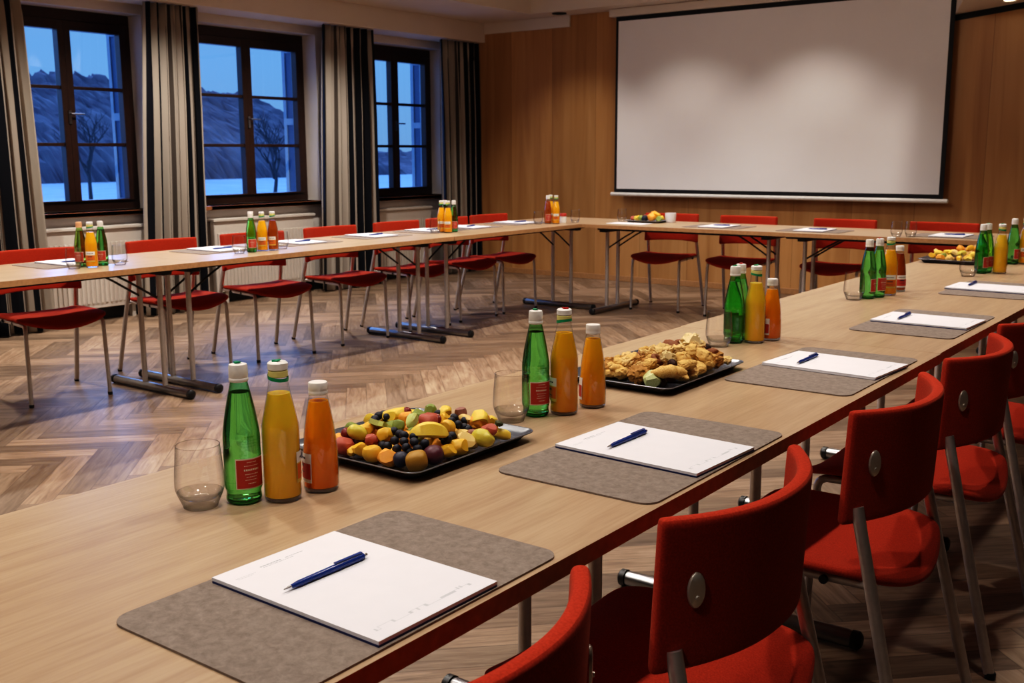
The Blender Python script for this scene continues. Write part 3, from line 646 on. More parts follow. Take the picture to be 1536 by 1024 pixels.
G1, G2, G3 = 'felt writing mats in the row below the screen', 'writing pads in the row below the screen', 'blue pens on the pads below the screen'
wf = ['right of the white cup', 'in the middle, right of the table joint', 'at the right, beside the two empty glasses']
for i, x in enumerate((-3.49,-2.755,-1.84)):
    mat_(x, 7.22, .34, .46, 'grey felt writing mat of the far row ' + wf[i], G1, PI/2)
    pad(x, 7.22, TH+.003, PI/2+R.uniform(-.04,.04), 'white writing pad of the far row ' + wf[i], G2)
    pen(x+.02, 7.22, TH+.003, .1, 'blue pen on the far-row pad ' + wf[i], G3)

# ------------------------------------------------------------------ bottles and glasses
PROF = dict(
 green=[(.019,0),(.0250,.0015),(.0276,.007),(.0268,.017),(.0288,.025),(.0292,.030),(.0292,.075),(.0286,.090),(.0288,.104),(.0276,.118),(.0240,.142),(.0190,.167),(.0145,.187),(.0128,.195),(.0125,.204)],
 tall=[(.021,0),(.0270,.0015),(.0290,.006),(.0293,.02),(.0293,.112),(.0284,.125),(.0240,.147),(.0190,.170),(.0157,.188),(.0145,.198),(.0143,.210)],
 short=[(.021,0),(.0265,.0015),(.0285,.007),(.0291,.030),(.0284,.058),(.0258,.092),(.0215,.124),(.0176,.145),(.0152,.156),(.0148,.164)])
def rfun(kind):
    pr = PROF[kind]
    def f(z):
        for (r0, z0), (r1, z1) in zip(pr, pr[1:]):
            if z <= z1: return r0+(r1-r0)*(z-z0)/max(1e-6, z1-z0)
        return pr[-1][0]
    return f
def smooth_prof(pr, n=4):
    out = []
    for i in range(len(pr)-1):
        p0 = pr[max(0,i-1)]; p1 = pr[i]; p2 = pr[i+1]; p3 = pr[min(len(pr)-1,i+2)]
        for k in range(n):
            t = k/n; q = []
            for d in (0, 1):
                lo, hi = min(p1[d],p2[d]), max(p1[d],p2[d])
                v = .5*((2*p1[d])+(-p0[d]+p2[d])*t+(2*p0[d]-5*p1[d]+4*p2[d]-p3[d])*t*t+(-p0[d]+3*p1[d]-3*p2[d]+p3[d])*t**3); q.append(min(hi, max(lo, v)))
            out.append(tuple(q))
    return out+[pr[-1]]
bcache = {}
def cyl(r, z0, z1, e=.0012): m = MB(); m.lathe([(r-e,z0),(r,z0+e),(r,z1-e*1.3),(r-e*1.5,z1)], 32); return m
def bottle(kind, style, x, y, label, ang=0, tab='green', group=None, lab=True):
    """kind: outline; style: contents; ang: where its paper label faces"""
    nm = {'water':'water_bottle','yellow':'juice_bottle','orange':'juice_bottle','carrot':'juice_bottle','amber':'juice_bottle','pale':'water_bottle'}[style]
    t = thing(nm, label, 'bottle', (x,y,TH), ang, group); f = rfun(kind)
    def part(name, mat, mb, parent=t, key=None):
        k = (kind, style, name, key)
        if k not in bcache: bcache[k] = mb().mesh(name, mat)
        o = bpy.data.objects.new(name, bcache[k]); C.objects.link(o); o.parent = parent; return o
    top = PROF[kind][-1][1]; lvl = {'green':.177,'tall':.173,'short':.149}[kind]
    def shell(): m = MB(); m.lathe(smooth_prof(PROF[kind]), 40, cap1=False); return m
    def liquid():
        m = MB(); z0 = .0075; pr = [(max(.001, f(z)-.0012), z) for z in [z0+.001]+[z0+(lvl-z0)*i/26 for i in range(1,27)]]
        m.lathe([(pr[0][0]-.003, z0)]+pr, 40); return m
    def base(): m = MB(); m.lathe([(f(.0015)-.0022,.0012),(f(.004)-.0012,.004),(f(.0066)-.0014,.0066)], 40); return m
    wall = {'water':'green_glass','pale':'paleglass'}.get(style, 'clear')
    body = part('bottle_body', M[wall], shell)
    liq = part('water' if style in ('water','pale') else 'juice', M[{'water':'water','pale':'water','yellow':'juice_y','orange':'juice_o','carrot':'juice_c','amber':'juice_a'}[style]], liquid)
    part('bottle_base', M['base_green' if style == 'water' else 'base_glass'], base, body)
    if kind == 'green':
        def cap(): m = MB(); m.lathe([(.0142,.1935),(.0151,.195),(.0151,.1985),(.0143,.2),(.0148,.2015),(.0146,.2165),(.0135,.2205),(.010,.2215)], 32); return m
        part('cap', M['cap_white' if tab != 'peach' else 'cap_peach'], cap)
        ct = .2213
    elif kind == 'tall':
        part('cap', M['cap_white' if tab != 'peach' else 'cap_peach'], lambda: cyl(.0158,.2098,.2225,.0016))
        part('neck_band', M['cap_yellow'], lambda: cyl(.0155,.1985,.2096))
        def gb():
            m = MB(); vs = []
            for k in range(33):
                a = 2*PI*k/32; z = .1975+.003*math.cos(a-2.2); r = .0162
                vs += [(r*math.cos(a), r*math.sin(a), z-.0028), (r*math.cos(a), r*math.sin(a), z+.0028)]
            m.add(vs, [(2*k,2*k+2,2*k+3,2*k+1) for k in range(32)], 0, True); return m
        part('seal_ring', M['cap_green'], gb); ct = .2225
    else:
        def cap():
            m = MB(); m.lathe([(.0150,.1595),(.0156,.161),(.0156,.1645),(.0150,.166),(.0155,.1675),(.0155,.1775),(.0146,.1795),(.012,.180)], 32); return m
        part('cap', M['cap_white'], cap); ct = None
    if ct and tab in ('green','red'):
        def ring():
            m = MB(); m.tube([(.0052*math.cos(a)-.001, .0036*math.sin(a), ct+.0016+.0012*math.cos(a)) for a in [2*PI*k/14 for k in range(15)]], .0014, 6, caps=False); m.box(-.0085,.0005,-.003,.003,ct-.0002,ct+.0030); return m
        part('pull_tab', M['cap_'+tab], ring, key=tab)
    if lab:
        if kind == 'green':
            z0, z1, w = .027, .076, .86
            lb = part('label', M['label_cream'], lambda: (lambda m: (m.patch(f, -w, w, z0, z1, .0004), m)[1])(MB()), body)
            lb['label'] = 'red paper label with cream border'
            def inner(): m = MB(); m.patch(f, -w+.06, w-.06, z0+.002, z1-.002, .0007); return m
            part('label_field', M['label_red'], inner, body)
            def txt():
                m = MB(); r = random.Random(4)
                for i, (z, h, a, b) in enumerate(((.0695,.0012,-.25,.25),(.064,.0010,-.4,.4),(.0565,.0030,-.42,.42),(.0505,.0012,-.36,.36),(.046,.0010,-.3,.3),(.0415,.0010,-.36,.30),(.0355,.0014,-.22,.22))):
                    q = a
                    while q < b: s = r.uniform(.03,.09); m.patch(f, q, min(b, q+s), z, z+h, .0010, 3, 1); q += s+.03
                return m
            part('lettering', M['label_cream'], txt, lb)
            def emb():
                m = MB(); r = random.Random(8)
                for z, h, a, b in ((.1085,.0024,-.3,.3),(.103,.0016,-.42,.42),(.0985,.0014,-.42,.42),(.094,.0014,-.36,.36)):
                    q = a
                    while q < b: s = r.uniform(.05,.11); m.patch(f, q, min(b, q+s), z, z+h, .0006, 3, 1); q += s+.05
                return m
            part('embossing', M['green_glass'], emb, body)
        else:
            z0, z1, w = (.030,.080,.80) if kind == 'tall' else (.018,.066,.95)
            field = 'label_orange' if kind == 'tall' else 'label_red'
            lb = part('label', M['label_gold' if kind == 'tall' else 'label_white'], lambda: (lambda m: (m.patch(f, -w, w, z0, z1*.78, .0004), m)[1])(MB()), body)
            def inner(): m = MB(); m.patch(f, -w+.05, w-.05, z0+.006, z1*.78-.0018, .0007); return m
            part('label_field', M[field], inner, body)
            def head(): m = MB(); m.patch(f, -w, w, z1*.78, z1, .0005); return m
            hb = part('label_head', M['label_white'], head, body)
            def txt():
                m = MB(); r = random.Random(6)
                for z, h, a, b in ((z1*.86,.0030,-.5,.5),(z1*.66,.0045,-.35,.35),(z1*.52,.002,-.4,.4)):
                    q = a
                    while q < b: s = r.uniform(.05,.14); m.patch(f, q, min(b, q+s), z, z+h, .0010, 3, 1); q += s+.03
                return m
            part('lettering', M['plum'], txt, lb)
    return t
gcache = {}
def tumbler(x, y, label, group):
    t = thing('tumbler', label, 'drinking glass', (x,y,TH), R.random()*6, group)
    def part(name, mat, mb):
        if name not in gcache: gcache[name] = mb().mesh(name, mat)
        o = bpy.data.objects.new(name, gcache[name]); C.objects.link(o); o.parent = t
    out = smooth_prof([(.0262,.001),(.0285,.008),(.0345,.022),(.0378,.034),(.0374,.052),(.0356,.075),(.0336,.0985),(.0334,.0998)], 4)
    inn = smooth_prof([(.001,.0128),(.020,.0135),(.0285,.018),(.0345,.0265),(.0364,.036),(.0361,.052),(.0344,.075),(.0325,.0985),(.0330,.1)], 4)
    def wall():
        m = MB(); m.lathe(out, 44, cap0=False, cap1=False); return m
    def rim():
        m = MB(); m.tube([(.0332*math.cos(a), .0332*math.sin(a), .0998) for a in [2*PI*k/44 for k in range(45)]], .00062, 6, caps=False); return m
    def base():
        m = MB(); m.lathe([(.0245,.0),(.0262,.0015)]+[(r-.0004, z) for r, z in out if .002 < z < .0275]+[(r, z) for r, z in reversed(inn) if z < .0268], 44, cap0=True, cap1=True); return m
    part('glass_wall', M['tumbler'], wall); part('rim', M['base_glass'], rim); part('thick_base', M['base_glass'], base)
    return t
V = -.93   # direction towards the camera from the near bottles
BG = 'bottles on the near row of tables'; GG = 'empty glasses on the near row'
# first group
bottle('green','water',-1.300,1.023,'green water bottle of the bottle group nearest the camera', V+.72, 'green', BG)
bottle('tall','yellow',-1.258,1.066,'tall yellow juice bottle of the bottle group nearest the camera', V+1.9, 'green', BG)
bottle('short','carrot',-1.245,1.136,'short orange juice bottle with white cap beside the fruit tray, nearest bottle group', V-1.3, None, BG)
tumbler(-1.332,.964,'empty stemless glass left of the nearest green bottle', GG)
# second group
bottle('green','water',-1.252,1.748,'green water bottle between the fruit tray and the pastry tray', V+.42, 'green', BG)
bottle('tall','orange',-1.212,1.794,'tall orange juice bottle with red tab between the two trays', V-1.4, 'red', BG)
bottle('short','orange',-1.197,1.882,'short orange juice bottle with white cap left of the pastry tray', V-1.9, None, BG)
tumbler(-1.262,1.676,'empty stemless glass between the fruit tray and a green bottle', GG)
# third group
bottle('green','water',-1.290,2.782,'front green water bottle of the third bottle group, behind the pastry tray', V+2.2, 'green', BG)
bottle('green','water',-1.303,2.847,'green water bottle with red tab half hidden in the third bottle group', V+2.6, 'red', BG)
bottle('tall','yellow',-1.242,2.819,'tall yellow juice bottle behind the pastry tray, third bottle group', V+2.1, 'green', BG)
bottle('short','carrot',-1.221,2.887,'short orange juice bottle behind the pastry tray, third bottle group', V-1.35, None, BG)
tumbler(-1.296,2.700,'empty stemless glass just behind the pastry tray', GG)
# fourth group
bottle('green','water',-1.290,3.938,'left green water bottle of the fourth bottle group', V+.9, None, BG)
bottle('green','water',-1.272,3.998,'second green water bottle with red label in the fourth bottle group', V+.5, 'red', BG)
bottle('tall','orange',-1.256,4.080,'tall orange juice bottle of the fourth bottle group', V-.2, None, BG)
bottle('short','amber',-1.262,4.215,'short bottle with orange juice standing at the back of the fourth bottle group', V+.2, None, BG)
tumbler(-1.318,3.872,'empty stemless glass left of the fourth bottle group', GG)
# fifth group at the right edge
bottle('green','water',-1.152,5.059,'left green water bottle in front of the far tray of fruit and pastry', V+.7, None, BG)
bottle('green','water',-1.145,5.117,'green water bottle with green cap tab in front of the far tray', V+.5, 'green', BG)
bottle('tall','yellow',-1.083,5.102,'tall yellow juice bottle in front of the far tray, near the right picture edge', V+1.6, 'green', BG)
bottle('green','water',-1.128,5.570,'single green water bottle standing right beside the far tray', V+.6, None, BG)
bottle('tall','orange',-1.083,5.610,'juice bottle cut by the right picture edge beside the far tray', V-.3, None, BG)
tumbler(-1.168,4.905,'empty stemless glass in front of the far tray', GG)
# window row
V2 = -1.0; BG = 'bottles on the window row of tables'; GG = 'empty glasses on the window row'
bottle('green','pale',-4.815,2.872,'left green bottle of the first window-row bottle group', V2, 'peach', BG)
bottle('tall','orange',-4.748,2.888,'orange juice bottle of the first window-row bottle group', V2+.2, 'peach', BG)
bottle('green','water',-4.788,2.970,'right green water bottle with red label of the first window-row group', V2+.2, None, BG)
tumbler(-4.738,3.034,'empty glass right of the first window-row bottle group', GG); tumbler(-4.762,2.800,'empty glass left of the first window-row bottle group', GG)
bottle('green','water',-4.744,3.872,'green water bottle at the left of the second window-row group', V2+.5, None, BG)
bottle('tall','orange',-4.832,3.945,'bottle half hidden at the back of the second window-row group', V2+.3, None, BG)
bottle('tall','orange',-4.760,3.964,'orange juice bottle in the middle of the second window-row group', V2+.2, None, BG)
bottle('tall','amber',-4.746,4.030,'dark amber bottle at the right of the second window-row group', V2, None, BG)
tumbler(-4.735,3.776,'empty glass left of the second window-row bottle group', GG); tumbler(-4.768,4.115,'empty glass right of the second window-row bottle group', GG)
bottle('tall','orange',-4.852,5.639,'left orange juice bottle of the third window-row group', V2, None, BG)
bottle('tall','orange',-4.788,5.633,'middle orange juice bottle of the third window-row group', V2, None, BG)
bottle('green','water',-4.808,5.722,'green water bottle of the third window-row group', V2+.2, None, BG)
bottle('green','water',-4.872,5.702,'bottle with red tab hidden at the back of the third window-row group', V2+.2, 'red', BG)
tumbler(-4.83,5.545,'empty glass left of the third window-row bottle group', GG)
bottle('green','amber',-4.762,6.812,'dark bottle with white cap in the corner bottle group', V2+.3, None, BG)
bottle('tall','orange',-4.700,6.836,'orange juice bottle in the corner bottle group', V2, None, BG)
bottle('tall','orange',-4.790,6.890,'bottle half hidden at the back of the corner bottle group', V2, None, BG)
tumbler(-4.800,6.735,'empty glass left of the corner bottle group', GG); tumbler(-4.670,7.060,'empty glass right of the little jar in the corner', GG)
GG = 'empty glasses on the far row'
tumbler(-4.440,7.400,'empty glass left of the small fruit plate below the screen', GG)
tumbler(-2.125,7.000,'left of the two empty glasses standing together on the far table', GG); tumbler(-2.045,7.035,'right of the two empty glasses standing together on the far table', GG)
t = thing('condiment_jar', 'small red and white jar between two glasses in the corner', 'jar', (-4.735,6.985,TH))
m = MB(); m.lathe(smooth_prof([(.022,0),(.027,.004),(.027,.045),(.022,.052)]), 24); m.build('jar_body', M['cap_white'], t)
m = MB(); m.lathe([(.0275,.052),(.0275,.072),(.025,.075)], 24); m.build('lid', M['label_red'], t)
t = thing('cup', 'white cup right of the small fruit plate below the screen', 'cup', (-4.035,7.47,TH))
m = MB(); m.lathe(smooth_prof([(.030,0),(.038,.004),(.043,.040),(.044,.075),(.0425,.076),(.040,.040),(.034,.010),(.001,.008)]), 28, cap1=True); m.build('cup_body', M['paper'], t)
m = MB(); m.tube([(.043,0,.058)]+bez((.043,0,.058),(.075,0,.06),(.062,0,.03),6)+bez((.062,0,.03),(.055,0,.014),(.041,0,.022),4)[1:], .0045, 8); m.build('handle', M['paper'], t)

# ------------------------------------------------------------------ trays with food
def tray(x0, x1, y0, y1, label, name='serving_tray', mat='tray', h=.020, rz=0, z=TH):
    cx, cy = (x0+x1)/2, (y0+y1)/2; a, b = (x1-x0)/2, (y1-y0)/2
    t = thing(name, label, 'tray', (cx,cy,z), rz)
    lay = [(a-.030,b-.030,0,.018),(a-.022,b-.022,.0022,.018),(a-.012,b-.012,h*.62,.022),(a-.001,b-.001,h-.002,.026),(a,b,h-.0005,.027),(a-.0012,b-.0012,h,.026),(a-.006,b-.006,h-.003,.022),(a-.020,b-.020,h*.42,.018),(a-.028,b-.028,.0075,.014)]
    m = MB(); rings = [[(x,y,zz) for x, y in rrect(-p,p,-q,q,r,6)] for p, q, zz, r in lay]; n = len(rings[0])
    vs = [v for r in rings for v in r]; fs = []
    for j in range(len(rings)-1):
        for k in range(n): fs.append((j*n+k, j*n+(k+1)%n, (j+1)*n+(k+1)%n, (j+1)*n+k))
    fs += [tuple(range(n-1,-1,-1)), tuple((len(rings)-1)*n+k for k in range(n))]
    m.add(vs, fs, 0, True); m.build('dish', M[mat], t)
    m = MB(); pr = [(x,y,h-.0006) for x, y in rrect(-a+.001,a-.001,-b+.001,b-.001,.026,6)]; m.tube(pr+[pr[0]], .0011, 6, caps=False); m.build('rim', M['rim'], t)
    return t
tray(-1.452,-1.132,1.235,1.590,'dark rectangular tray heaped with cut fruit')
tray(-1.402,-1.098,2.045,2.455,'dark rectangular tray heaped with small pastries')
tray(-1.530,-1.150,5.385,5.840,'far dark tray of fruit and pastry near the right picture edge')
tray(-4.365,-4.055,7.30,7.50,'small grey plate of fruit on the far table below the screen', 'serving_plate', 'rim', .018)
m = MB(); m.box(-.16,.16,-.09,.09,0,.002); tag(m.build('napkin', M['paper'], loc=(-4.24,7.18,TH)), 'white paper napkin in front of the small fruit plate on the far table', 'napkin')

fcache = {}
def chunk(kind, seed):
    """one piece of food, about 1 unit wide, centred"""
    k = (kind, seed)
    if k in fcache: return fcache[k]
    rr = random.Random(hash_(kind)+seed); bm = bmesh.new()
    P = dict(mango=(.55,.12),melon=(.45,.08),mangoball=(.9,.06),straw=(.75,.16),rgrape=(1,.08),kiwi=(.6,.12),plum=(.9,.05),physalis=(.5,.06),purple=(.95,.06),pale=(.6,.14),ygrape=(.85,.08),yellow=(.55,.14),stem=(.8,.3),fig=(.5,.18),berry=(1,.05),
             bun=(.85,.16),palep=(.75,.2),knot=(.9,.28),brownp=(.85,.18),choc=(.8,.25),iced=(.75,.3),glaze=(.6,.10))
    sq, nz = P.get(kind, (.8,.15))
    sub = 4 if kind in ('bun','knot','palep','iced','brownp') else 3
    bmesh.ops.create_icosphere(bm, subdivisions=sub, radius=1)
    asp = dict(mango=(1.1,.8,.75),melon=(1,.9,.8),pale=(1.2,.85,.6),yellow=(1.25,.8,.62),ygrape=(1.15,.85,.8),straw=(1.05,.85,.8),rgrape=(1.1,.9,.9),stem=(1.2,.5,.4),palep=(1.1,.85,.7),bun=(1.1,.9,.7),knot=(1.1,.95,.75),brownp=(1.25,.8,.65),iced=(1.1,.95,.75)).get(kind, (1,.95,.92))
    off = Vector((rr.random()*50, rr.random()*50, rr.random()*50))
    for v in bm.verts:
        d = v.co.normalized(); q = [math.copysign(abs(c)**sq, c) for c in d]; s = Vector(q)
        if sq < .9: s = s*(1/max(1, s.length)**.5)
        n = noise.noise(d*1.3+off)*nz + noise.noise(d*3.2+off)*nz*.5
        if kind in ('knot','iced','bun','palep'): n += .09*math.sin(d.x*9+d.z*4+seed)*(1 if kind != 'bun' else .5)-abs(noise.noise(d*2.6+off))*.34*(1 if kind != 'bun' else .55)+noise.noise(d*7+off)*nz*.5
        s = s*(1+n); v.co = Vector((s.x*asp[0], s.y*asp[1], s.z*asp[2]))*.5
    if kind in ('mango','melon','pale','yellow','straw','fig','kiwi','mangoball','glaze','ygrape','iced'):      # knife cuts
        for _ in range({'mangoball':2,'ygrape':1,'straw':3,'glaze':7,'iced':3}.get(kind, 5)):
            d = Vector((rr.uniform(-1,1), rr.uniform(-1,1), rr.uniform(-.5,1))).normalized(); dist = rr.uniform(.30,.42)
            ext = max(v.co.dot(d) for v in bm.verts)
            g = bmesh.ops.bisect_plane(bm, geom=bm.verts[:]+bm.edges[:]+bm.faces[:], plane_co=d*min(dist, ext*.86), plane_no=d, clear_outer=True)
            ed = [e for e in g['geom_cut'] if isinstance(e, bmesh.types.BMEdge)]
            if ed: bmesh.ops.contextual_create(bm, geom=ed)
        bmesh.ops.recalc_face_normals(bm, faces=bm.faces)
        ed = [e for e in bm.edges if len(e.link_faces) == 2 and e.calc_face_angle(0) > .35]
        bmesh.ops.bevel(bm, geom=ed, offset=.035, segments=2, affect='EDGES', clamp_overlap=True)
    me = bpy.data.meshes.new(kind); bm.to_mesh(me); bm.free(); me.materials.append(M[kind])
    for p in me.polygons: p.use_smooth = True
    me.set_sharp_from_angle(angle=math.radians(38))
    fcache[k] = me; return me
def hash_(s): return sum(ord(c)*(i+3) for i, c in enumerate(s))
def special(kind):
    if kind in fcache: return fcache[kind]
    m = MB()
    if kind in ('slice','gslice'):        # crescent wedge of melon
        n = 18; vs = []
        for i in range(n+1):
            t = -1+2*i/n; a = t*.95; w = max(.02, 1-t*t)**.6; cx, cz = .55*math.sin(a), .30*(math.cos(a)-1)+.12
            for (px, pz) in ((-.20,-.02),(-.12,-.14),(.12,-.14),(.20,-.02),(.05,.16),(-.05,.16)): vs.append((cx, px*w*1.1, cz+pz*w))
        m.add(vs, [(i*6+k, i*6+(k+1)%6, (i+1)*6+(k+1)%6, (i+1)*6+k) for i in range(n) for k in range(6)]+[(5,4,3,2,1,0), tuple(n*6+k for k in range(6))], 0, True)
        mat = M['melon' if kind == 'slice' else 'gslice']; mat = M['yellow'] if kind == 'slice' else mat
    elif kind == 'star':
        pts = []
        for k in range(10):
            r = .5 if k % 2 == 0 else .27; a = PI*k/5; pts.append((r*math.cos(a), r*math.sin(a)))
        m.prism(pts, -.09, .09); mat = M['gslice']
    elif kind == 'croissant':
        n = 28; ps, rs = [], []
        for i in range(n+1):
            t = -1+2*i/n; a = t*1.15; ps.append((.42*math.sin(a), .42*math.cos(a)-.30, 0)); rs.append((.05+.17*(1-abs(t)**1.6))*(1+.10*abs(math.sin(t*9))))
        m.tube(ps, rs, 14); mat = M['bun']
    elif kind == 'long':
        n = 22; ps, rs = [], []
        for i in range(n+1):
            t = -1+2*i/n; ps.append((.5*t, .04*math.sin(t*4), .05*(1-t*t))); rs.append((.07+.15*(1-abs(t)**2.2))*(1+.09*math.sin(t*11)))
        m.tube(ps, rs, 14, ell=.8); mat = M['bun']
    elif kind == 'ring':
        n = 26; vs = []
        m.tube([(.33*math.cos(a), .33*math.sin(a), 0) for a in [2*PI*k/n for k in range(n+1)]], [.17+.02*math.sin(k*2.1) for k in range(n+1)], 12, caps=False); mat = M['brownp']
    elif kind == 'bunstar':
        n = 32; prof = []
        vs = []
        for j in range(8):
            f = j/7; z = -.25+.55*math.sin(f*PI/2)*1.0; r0 = .5*math.cos(f*PI/2*.98)**.6
            for k in range(n):
                a = 2*PI*k/n; r = r0*(1+.10*math.cos(4*a)); vs.append((r*math.cos(a), r*math.sin(a), z-.07*(math.cos(4*a) < -.7)*f))
        m.add(vs, [(j*n+k, j*n+(k+1)%n, (j+1)*n+(k+1)%n, (j+1)*n+k) for j in range(7) for k in range(n)]+[tuple(range(n-1,-1,-1)), tuple(7*n+k for k in range(n))], 0, True); mat = M['bun']
    elif kind == 'wedge':
        m.prism([(-.5,-.3),(.5,-.3),(.1,.4)], -.25, .25); mat = M['knot']
    me = m.mesh(kind, mat); fcache[kind] = me; return me
SPEC = {'slice':'slice','gslice':'gslice','star':'star','croissant':'croissant','long':'long','ring':'ring','bunstar':'bunstar','wedge':'wedge'}
MATK = {'pale_p':'palep','brown':'brownp'}
NAMES = dict(mango='mango_chunk',melon='melon_chunk',mangoball='mango_ball',straw='strawberry_half',rgrape='red_grape',kiwi='kiwi_piece',plum='blue_plum',physalis='physalis_fruit',purple='purple_plum',pale='pale_melon_wedge',ygrape='green_grape',yellow='pineapple_chunk',stem='dark_leaf',fig='fig_piece',berry='blueberry',slice='melon_slice',gslice='green_melon_slice',star='star_fruit_slice',
  bun='small_bun',palep='pale_pastry',knot='pastry_knot',brownp='brown_pastry',choc='chocolate_piece',iced='iced_pastry',glaze='green_glazed_pastry',croissant='croissant',long='long_pastry_roll',ring='pastry_ring',bunstar='cross_cut_bun',wedge='pastry_wedge')
CATS = dict(berry='berry', rgrape='grape', ygrape='grape')
DESC = dict(mango='yellow-orange mango chunk',melon='orange melon cube',mangoball='round golden mango piece',straw='pinkish red strawberry piece',rgrape='dark red grape',kiwi='green kiwi piece',plum='dark blue plum in the front row',physalis='brownish yellow physalis at the front corner',purple='purple plum at the front corner',pale='pale orange melon wedge',ygrape='yellow-green grape half',yellow='bright yellow pineapple chunk',stem='dark leafy stalk',fig='brown-pink fig piece',berry='dark blueberry',slice='long curved orange-yellow melon slice',gslice='curved green melon slice',star='pale green star-shaped slice',
  bun='golden brown bun',palep='pale golden pastry',knot='dark crusted pastry knot',brownp='dark brown pastry',choc='dark chocolate piece',iced='cream iced pastry',glaze='pale green glazed pastry at the front edge',croissant='curved croissant',long='long golden pastry roll at the front',ring='brown almond ring pastry',bunstar='round bun cut with a cross',wedge='triangular pastry wedge')
cnt = {}
def food(kind, x, y, h, size, where, group, z0=TH, rnd=R):
    sd = cnt.get(kind, 0); cnt[kind] = sd+1
    me = special(kind) if kind in SPEC else chunk(kind, sd % 5)
    o = bpy.data.objects.new(NAMES[kind], me); C.objects.link(o)
    s = size*(1.12 if kind not in SPEC else 1.0)
    o.scale = (s,s,s); o.location = (x,y,z0+h)
    if kind == 'slice': o.rotation_euler = (.3,.1,.95)
    elif kind == 'gslice': o.rotation_euler = (.5,-.3,2.0)
    elif kind == 'star': o.rotation_euler = (-.5,.25,.4)
    elif kind == 'long': o.rotation_euler = (0,0,.75)
    elif kind == 'ring': o.rotation_euler = (.5,.4,1)
    elif kind == 'bunstar': o.rotation_euler = (.45,.35,.5)
    elif kind == 'croissant': o.rotation_euler = (.1,.1,rnd.uniform(-.4,.9))
    else: o.rotation_euler = (rnd.uniform(-.5,.5), rnd.uniform(-.5,.5), rnd.random()*6.3)
    cat = 'pastry' if kind in ('bun','palep','knot','brownp','choc','iced','glaze','croissant','long','ring','bunstar','wedge') else CATS.get(kind, 'fruit')
    tag(o, DESC[kind]+' '+where, cat, group[1] % cat if '%s' in group[1] else group[1]); return o
